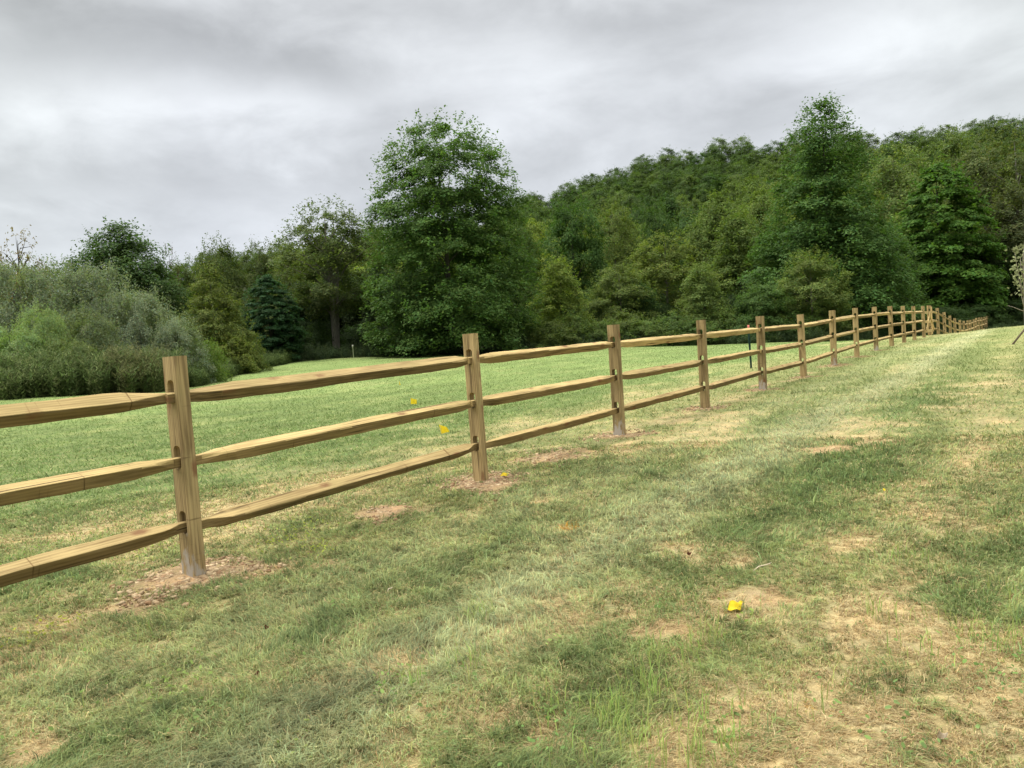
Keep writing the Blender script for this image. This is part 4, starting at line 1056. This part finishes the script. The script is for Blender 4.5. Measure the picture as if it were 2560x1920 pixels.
# trees of the wood, front rows
wood = [('dome_b', 1250, 402, 165, 84, (.040, .078, .024), "dark green tree with a notched top just right of the tallest middle tree"),
        ('loose_b', 1215, 545, 150, 62, (.125, .155, .040), "yellow-green young tree at the right foot of the tallest middle tree"),
        ('loose', 1345, 560, 150, 66, (.088, .110, .040), "olive green slender tree above the brambles right of the middle tree"),
        ('loose_b', 1520, 560, 135, 64, (.095, .125, .045), "pale green pointed tree above the third and fourth tall posts"),
        ('loose', 1445, 490, 190, 72, (.098, .118, .036), "wide olive tree in the middle of the wood's front, over the brambles"),
        ('dome_b', 1380, 600, 110, 67, (.036, .070, .026), "small dark tree in a gap low in the wood's front"),
        ('loose_b', 1600, 440, 190, 80, (.082, .112, .034), "tall light olive tree left of the tallest right hand tree"),
        ('dome_b', 1650, 600, 130, 64, (.060, .100, .036), "green tree low in the wood behind the pink topped stake"),
        ('dome_b', 1130, 425, 110, 82, (.060, .095, .028), "green tree touching the upper right side of the tallest middle tree"),
        ('dome', 1560, 405, 150, 108, (.085, .115, .034), "yellow-green round tree part way up the hill, left of the tallest right hand tree"),
        ('dome_b', 1430, 410, 110, 98, (.044, .078, .026), "dark rounded tree half way up in the centre of the wood"),
        ('loose', 1340, 420, 130, 96, (.085, .108, .034), "olive tree behind the notched dark tree"),
        ('dome', 1660, 395, 140, 112, (.088, .118, .035), "light green round tree beside the tallest right hand tree, high in the wood"),
        ('loose', 1945, 285, 180, 110, (.098, .125, .048), "pale olive tree with a feathery top right of the tallest right hand tree"),
        ('loose_b', 2075, 262, 150, 118, (.092, .118, .048), "feathery light tree above the dense rich green tree"),
        ('fork', 2175, 268, 200, 104, (.070, .082, .038), "brownish olive tree with pale stems at the right edge"),
        ('loose', 2215, 380, 160, 98, (.062, .070, .038), "brown tinged tree low at the right edge behind the sapling"),
        ('dome_b', 2150, 520, 130, 96, (.030, .052, .022), "dark low tree behind the last fence posts"),
        ('dome_b', 1920, 480, 130, 82, (.048, .082, .028), "green tree filling the gap left of the dense rich green tree"),
        ('dome_b', 2230, 560, 110, 95, (.028, .046, .020), "very dark low tree at the right edge beside the sapling"),
        ('dome_b', 1700, 470, 150, 84, (.056, .092, .032), "mid green tree pressed against the left side of the tallest right hand tree"),
        ('dome_b', 490, 500, 120, 78, (.062, .082, .028), "olive brown tree on the skyline between the round dark tree and the forked tree"),
        ('loose', 580, 510, 120, 88, (.058, .075, .028), "brownish tree on the skyline left of the forked tree"),
        ('loose_b', 640, 520, 110, 80, (.066, .078, .030), "thin brown-green tree just left of the forked tree's crown"),
        ('dome_b', 420, 545, 110, 74, (.066, .088, .030), "olive tree on the skyline right of the round dark tree"),
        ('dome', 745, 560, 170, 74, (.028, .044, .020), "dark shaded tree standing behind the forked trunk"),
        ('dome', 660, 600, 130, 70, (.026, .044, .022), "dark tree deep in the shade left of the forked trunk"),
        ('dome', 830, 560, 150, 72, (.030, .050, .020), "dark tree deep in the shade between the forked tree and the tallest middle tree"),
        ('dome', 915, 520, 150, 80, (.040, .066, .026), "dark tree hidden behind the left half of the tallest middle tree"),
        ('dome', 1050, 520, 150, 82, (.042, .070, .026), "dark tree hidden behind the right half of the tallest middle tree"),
        ('loose_b', 840, 470, 110, 76, (.085, .095, .036), "olive tree filling the gap left of the tallest middle tree"),
        ('dome_b', 110, 548, 170, 60, (.058, .088, .030), "green tree just showing over the grey-green shrubs on the far left"),
        ('dome_b', 10, 545, 150, 58, (.072, .092, .036), "green tree over the shrubs at the left edge")]
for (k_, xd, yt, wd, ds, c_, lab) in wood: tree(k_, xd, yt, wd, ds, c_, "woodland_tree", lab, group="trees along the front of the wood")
# thin reddish tree top left
tree('bare', 70, 482, 95, 46, (.15, .11, .08), "bare_tree", "thin reddish tree with sparse leaves above the shrubs at the far left")
tree('bare', 8, 488, 60, 46, (.14, .09, .065), "bare_tree", "dark reddish twiggy tree top cut by the left edge")
tree('bare', 388, 520, 40, 66, (.08, .06, .04), "bare_tree", "small gaunt treetop just right of the round dark tree")

# shrubs on the left
for (k_, xd, yt, wd, ds, c_, nm, lab) in [
        ('mound', 70, 545, 250, 40, GG, "olive_shrub", "tall grey-green shrub at the far left edge"),
        ('mound', 215, 548, 230, 41, GG, "olive_shrub", "highest grey-green shrub, in front of the round dark tree"),
        ('mound', 310, 608, 200, 39, (.135, .152, .148), "olive_shrub", "silvery grey-green shrub sloping down to the right of the left thicket"),
        ('mound_b', 385, 668, 130, 37.5, (.135, .152, .148), "olive_shrub", "lowest silvery shrub at the right end of the left thicket"),
        ('mound_b', 190, 650, 170, 36, (.095, .112, .080), "olive_shrub", "dull green shrub in the middle of the left thicket"),
        ('mound_b', 100, 638, 120, 34.5, (.150, .190, .110), "vine_shrub", "pale yellow-green flowering vine heaped over a shrub on the left"),
        ('mound_b', 30, 690, 170, 33.5, (.135, .180, .100), "vine_shrub", "pale green vine covered bush at the left edge, lower than the heaped vine"),
        ('mound_b', 150, 720, 150, 33, (.085, .105, .050), "bush", "dull green bush right of the pale vine, above the tall weeds"),
        ('bush', 445, 728, 90, 38.5, (.095, .135, .038), "bush", "bright green low bush beside the nearest tall post's right side"),
        ('bush_b', 505, 718, 90, 46, (.105, .120, .034), "bush", "yellow-green low bush under the olive-yellow tree"),
        ('bush', 540, 735, 70, 47, (.085, .105, .034), "bush", "low bush at the right foot of the olive-yellow tree")]:
    tree(k_, xd, yt, wd, ds, c_, nm, lab, "shrub", group="shrubs of the left thicket")
# brambles and undergrowth along the wood's edge
rb = random.Random(77)
und = [(1190, 690, 110, 57), (1240, 672, 120, 60), (1300, 690, 120, 59), (1350, 668, 120, 61), (1400, 686, 130, 59.5), (1455, 676, 120, 61), (1500, 690, 110, 60), (1560, 668, 120, 63), (1610, 680, 110, 62),
       (1670, 670, 110, 64), (1725, 672, 110, 64), (1780, 660, 110, 66), (1850, 650, 120, 70), (1910, 650, 110, 73), (1960, 662, 110, 76), (2030, 655, 130, 82), (2100, 650, 130, 88), (2160, 640, 120, 92), (2215, 640, 120, 93),
       (1150, 700, 90, 60), (900, 715, 150, 63), (820, 700, 110, 64), (690, 690, 100, 64), (640, 705, 80, 61), (770, 700, 90, 67), (1270, 640, 130, 68), (1420, 640, 140, 70), (1580, 620, 140, 72), (1700, 620, 140, 72), (1860, 600, 150, 80), (1980, 610, 140, 92), (2110, 600, 150, 98), (2200, 590, 150, 100)]
names = ["left", "right"]
for i, (xd, yt, wd, ds) in enumerate(und):
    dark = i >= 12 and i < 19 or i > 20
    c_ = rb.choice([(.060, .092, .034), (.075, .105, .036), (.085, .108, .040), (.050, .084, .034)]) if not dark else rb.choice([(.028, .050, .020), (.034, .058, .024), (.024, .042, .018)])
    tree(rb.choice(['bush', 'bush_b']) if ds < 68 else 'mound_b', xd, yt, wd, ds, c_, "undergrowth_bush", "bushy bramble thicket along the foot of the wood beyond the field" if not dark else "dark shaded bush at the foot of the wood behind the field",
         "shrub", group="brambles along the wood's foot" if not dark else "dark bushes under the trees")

# the hillside wood: every tree its own object
rh = random.Random(5); cnt = 0; placed = []
cands = []
for k_ in range(9000):
    az = rh.uniform(-.72, .67); r = math.sqrt(rh.uniform(92 ** 2, 262 ** 2)); cands.append((az, r))
for az, r in cands:
    x, y = r * math.sin(az), r * math.cos(az)
    left = az < -.02
    if left and ((r < 225 and az < -.26) or az < -.40) or r < 104: continue
    if az < .0 and rh.random() < .35: continue
    sp = float(np.interp(r, [92, 170, 215, 262], [10.0, 8.4, 5.8, 5.0])) if not left else 9.0
    if any((x - a) ** 2 + (y - b) ** 2 < sp * sp for a, b in placed): continue
    placed.append((x, y)); cnt += 1
    if cnt > 292: break
    kd = 'far%d' % (rh.choice([0, 0, 1, 2, 2, 3, 4]) if r < 205 else rh.choice([0, 0, 2, 2, 1])); cm, tm, H0, R0 = VAR[kd]
    e = bpy.data.objects.new("hillside_tree", None); col.objects.link(e); e.location = (x, y, tz(x, y) - .6); e.rotation_euler = (0, 0, rh.uniform(0, 6.28))
    s = (rh.uniform(.82, 1.2) if r < 215 else rh.uniform(.95, 1.12)) * float(np.interp(r, [92, 170, 220], [1.05, .95, .68])); w_ = 1.05 if r < 215 else 1.28
    e.scale = (s * w_, s * w_, s * (rh.uniform(.9, 1.15) if r < 215 else rh.uniform(.92, 1.04)))
    t = sstep(150, 235, r + 25 * math.sin(az * 9)); lo = np.array(rh.choice([(.100, .132, .038), (.112, .140, .042), (.080, .115, .034), (.090, .118, .040)])); hi = np.array(rh.choice([(.048, .078, .034), (.056, .086, .036), (.066, .096, .040), (.042, .068, .034)]))
    cc = lo * (1 - t) + hi * t
    if rh.random() < .12: cc = np.array([.036, .066, .028])
    c = link("crown", cm, e); c.color = (*cc, 1); link("trunk", tm, e)
    tag(e, "one of the many leafy trees covering the wooded hillside above the field", "tree", "trees covering the wooded hill")
print("hillside trees", cnt)

# tall weeds at the foot of the left thicket and a fringe along the rest of the edge
np.random.seed(31)
def weeds(n, x0, x1, d_off0, d_off1, h0, h1, cols, seed, name, label):
    rs = np.random.RandomState(seed); xd = x0 + (x1 - x0) * rs.rand(n); A = np.array([math.atan2(*at(v, 10)) for v in xd])
    D = field_edge(A) + d_off0 + (d_off1 - d_off0) * rs.rand(n) + (fbm(xd / 30, xd * 0, 2, 3.) - .5) * 2.0
    x, y = D * np.sin(A), D * np.cos(A); z = terrain(x, y); H = h0 + (h1 - h0) * rs.rand(n) * (.55 + .7 * fbm(xd / 22, xd * 0 + 9, 2, 5.))
    H = H * (.55 + .45 * np.clip((D - field_edge(A) - d_off0) / 1.2, 0, 1))
    per = 26; P = np.repeat(np.stack([x, y, z], 1), per, 0); t = np.tile((np.arange(per) + .5) / per, n); hh = np.repeat(H, per)
    lx = np.repeat(rs.randn(n) * .12, per); ly = np.repeat(rs.randn(n) * .12, per)
    P = P + np.stack([lx * t * hh, ly * t * hh, t * hh], 1) + rs.randn(len(P), 3) * np.array([.05, .05, .02])
    L = .14 + .14 * rs.rand(len(P)); W = .012 + .012 * rs.rand(len(P)); C = np.array(cols)[np.repeat(rs.randint(0, len(cols), n), per)] * (.65 + .7 * rs.rand(len(P)))[:, None]
    V, F, CC = blades(P, L, W, rs.rand(len(P)) * 6.28, .5 + .9 * rs.rand(len(P)), C, two=False)
    tag(link(name, mesh_np(name, V, F, m_blade, CC)), label, "weeds", kind='stuff')


weeds(2300, -60, 395, -.4, 2.6, .9, 1.8, [(.100, .150, .044), (.085, .135, .042), (.125, .17, .055), (.17, .20, .08)], 1, "tall_weeds", "tall leafy weeds and goldenrod at the foot of the left thicket")
weeds(500, 235, 360, -.3, 1.6, 1.2, 1.9, [(.14, .15, .06), (.12, .13, .05)], 2, "tall_weeds", "brownish seeding weeds at the right end of the left thicket")
weeds(1500, 395, 640, -.4, 1.6, .4, 1.1, [(.080, .125, .040), (.10, .14, .04)], 3, "edge_weeds", "low green weeds where the field meets the left trees")
weeds(3000, 640, 1900, -.5, 2.4, .4, 1.3, [(.055, .090, .036), (.075, .105, .040), (.04, .07, .03)], 4, "edge_weeds", "low weeds where the mown field meets the wood")
weeds(900, 1900, 2260, -.5, 1.4, .3, .8, [(.050, .080, .030), (.035, .06, .025)], 5, "edge_weeds", "low dark weeds at the wood's foot behind the far end of the fence")

# ------------------------------------------------------------------ sapling with its leaning stake at the right edge
M_SAPL, st_, sb_ = new_mat("sapling_bark"); st_.put(sb_.inputs['Base Color'], st_.ramp(st_.noise(st_.mapping(st_.node('ShaderNodeTexCoord').outputs['Object'], (20, 20, 5)), 1, 4), [(.3, (.18, .15, .12)), (.7, (.42, .38, .32))]))
p0 = ground_hit(2217, 742); D = p0[1]
def pt(xd, yd): v = ray(xd, yd) * D; return Vector(v)
base = Vector((p0[0], p0[1], tz(p0[0], p0[1])))
e = bpy.data.objects.new("sapling", None); col.objects.link(e); e.location = base; tag(e, "thin young tree with a few pale leaves at the right edge of the picture", "tree")
def rel(xd, yd, dy=0.0): v = pt(xd, yd) - base; v.y += dy; return v
tk = [rel(2217, 748), rel(2215, 700), rel(2213, 650), rel(2212, 600), rel(2210, 560), rel(2214, 520), rel(2216, 470)]
link("trunk", tube_mesh("trunk", tk, [.035, .030, .026, .022, .018, .013, .006], M_SAPL, 8), e)
for br_ in [[rel(2211, 672), rel(2200, 668), rel(2188, 663), rel(2176, 660)], [rel(2212, 665), rel(2207, 640), rel(2205, 620), rel(2199, 600)], [rel(2211, 640), rel(2204, 606), rel(2197, 575), rel(2192, 548), rel(2194, 530)],
            [rel(2212, 610), rel(2206, 585), rel(2204, 555)], [rel(2214, 600), rel(2228, 570), rel(2236, 530)], [rel(2214, 650), rel(2230, 625), rel(2240, 590)], [rel(2212, 560), rel(2220, 520), rel(2226, 490)]]:
    link("branch", tube_mesh("branch", br_, [.014, .010, .007, .004, .003][:len(br_)], M_SAPL, 6), e)
rs = np.random.RandomState(3); n = 260
cxs = rs.choice(len(tk) - 2, n) + 2
q = np.array([tuple(rel(2196 + 34 * rs.rand(), v, rs.randn() * .25)) for v in (525 + 115 * rs.rand(n))])
q[:60] = np.array([tuple(rel(2191 + 6 * rs.rand(), v, rs.randn() * .05)) for v in (530 + 90 * rs.rand(60))])
V, F, CC = leaf_disc(q, .030 + .018 * rs.rand(n), rs.randn(n), rs.randn(n), rs.rand(n), np.array([[.30, .33, .17]]) * (.5 + .8 * rs.rand(n))[:, None], rs.rand(n) * 6.28)
link("leaves", mesh_np("leaves", V, F, m_blade, CC), e)
M_STK = simple_mat("stake_wood", (.10, .075, .05), .8)
a_ = pt(2184, 741); a_.z = tz(a_.x, a_.y) - .05; b_ = pt(2226, 695)
o = link("leaning_stake", tube_mesh("leaning_stake", [a_ - base, (a_.lerp(b_, .5)) - base, b_ - base], [.028, .028, .028], M_STK, 8)); o.location = base
tag(o, "dark wooden prop leaning against the sapling at the right edge", "stake")
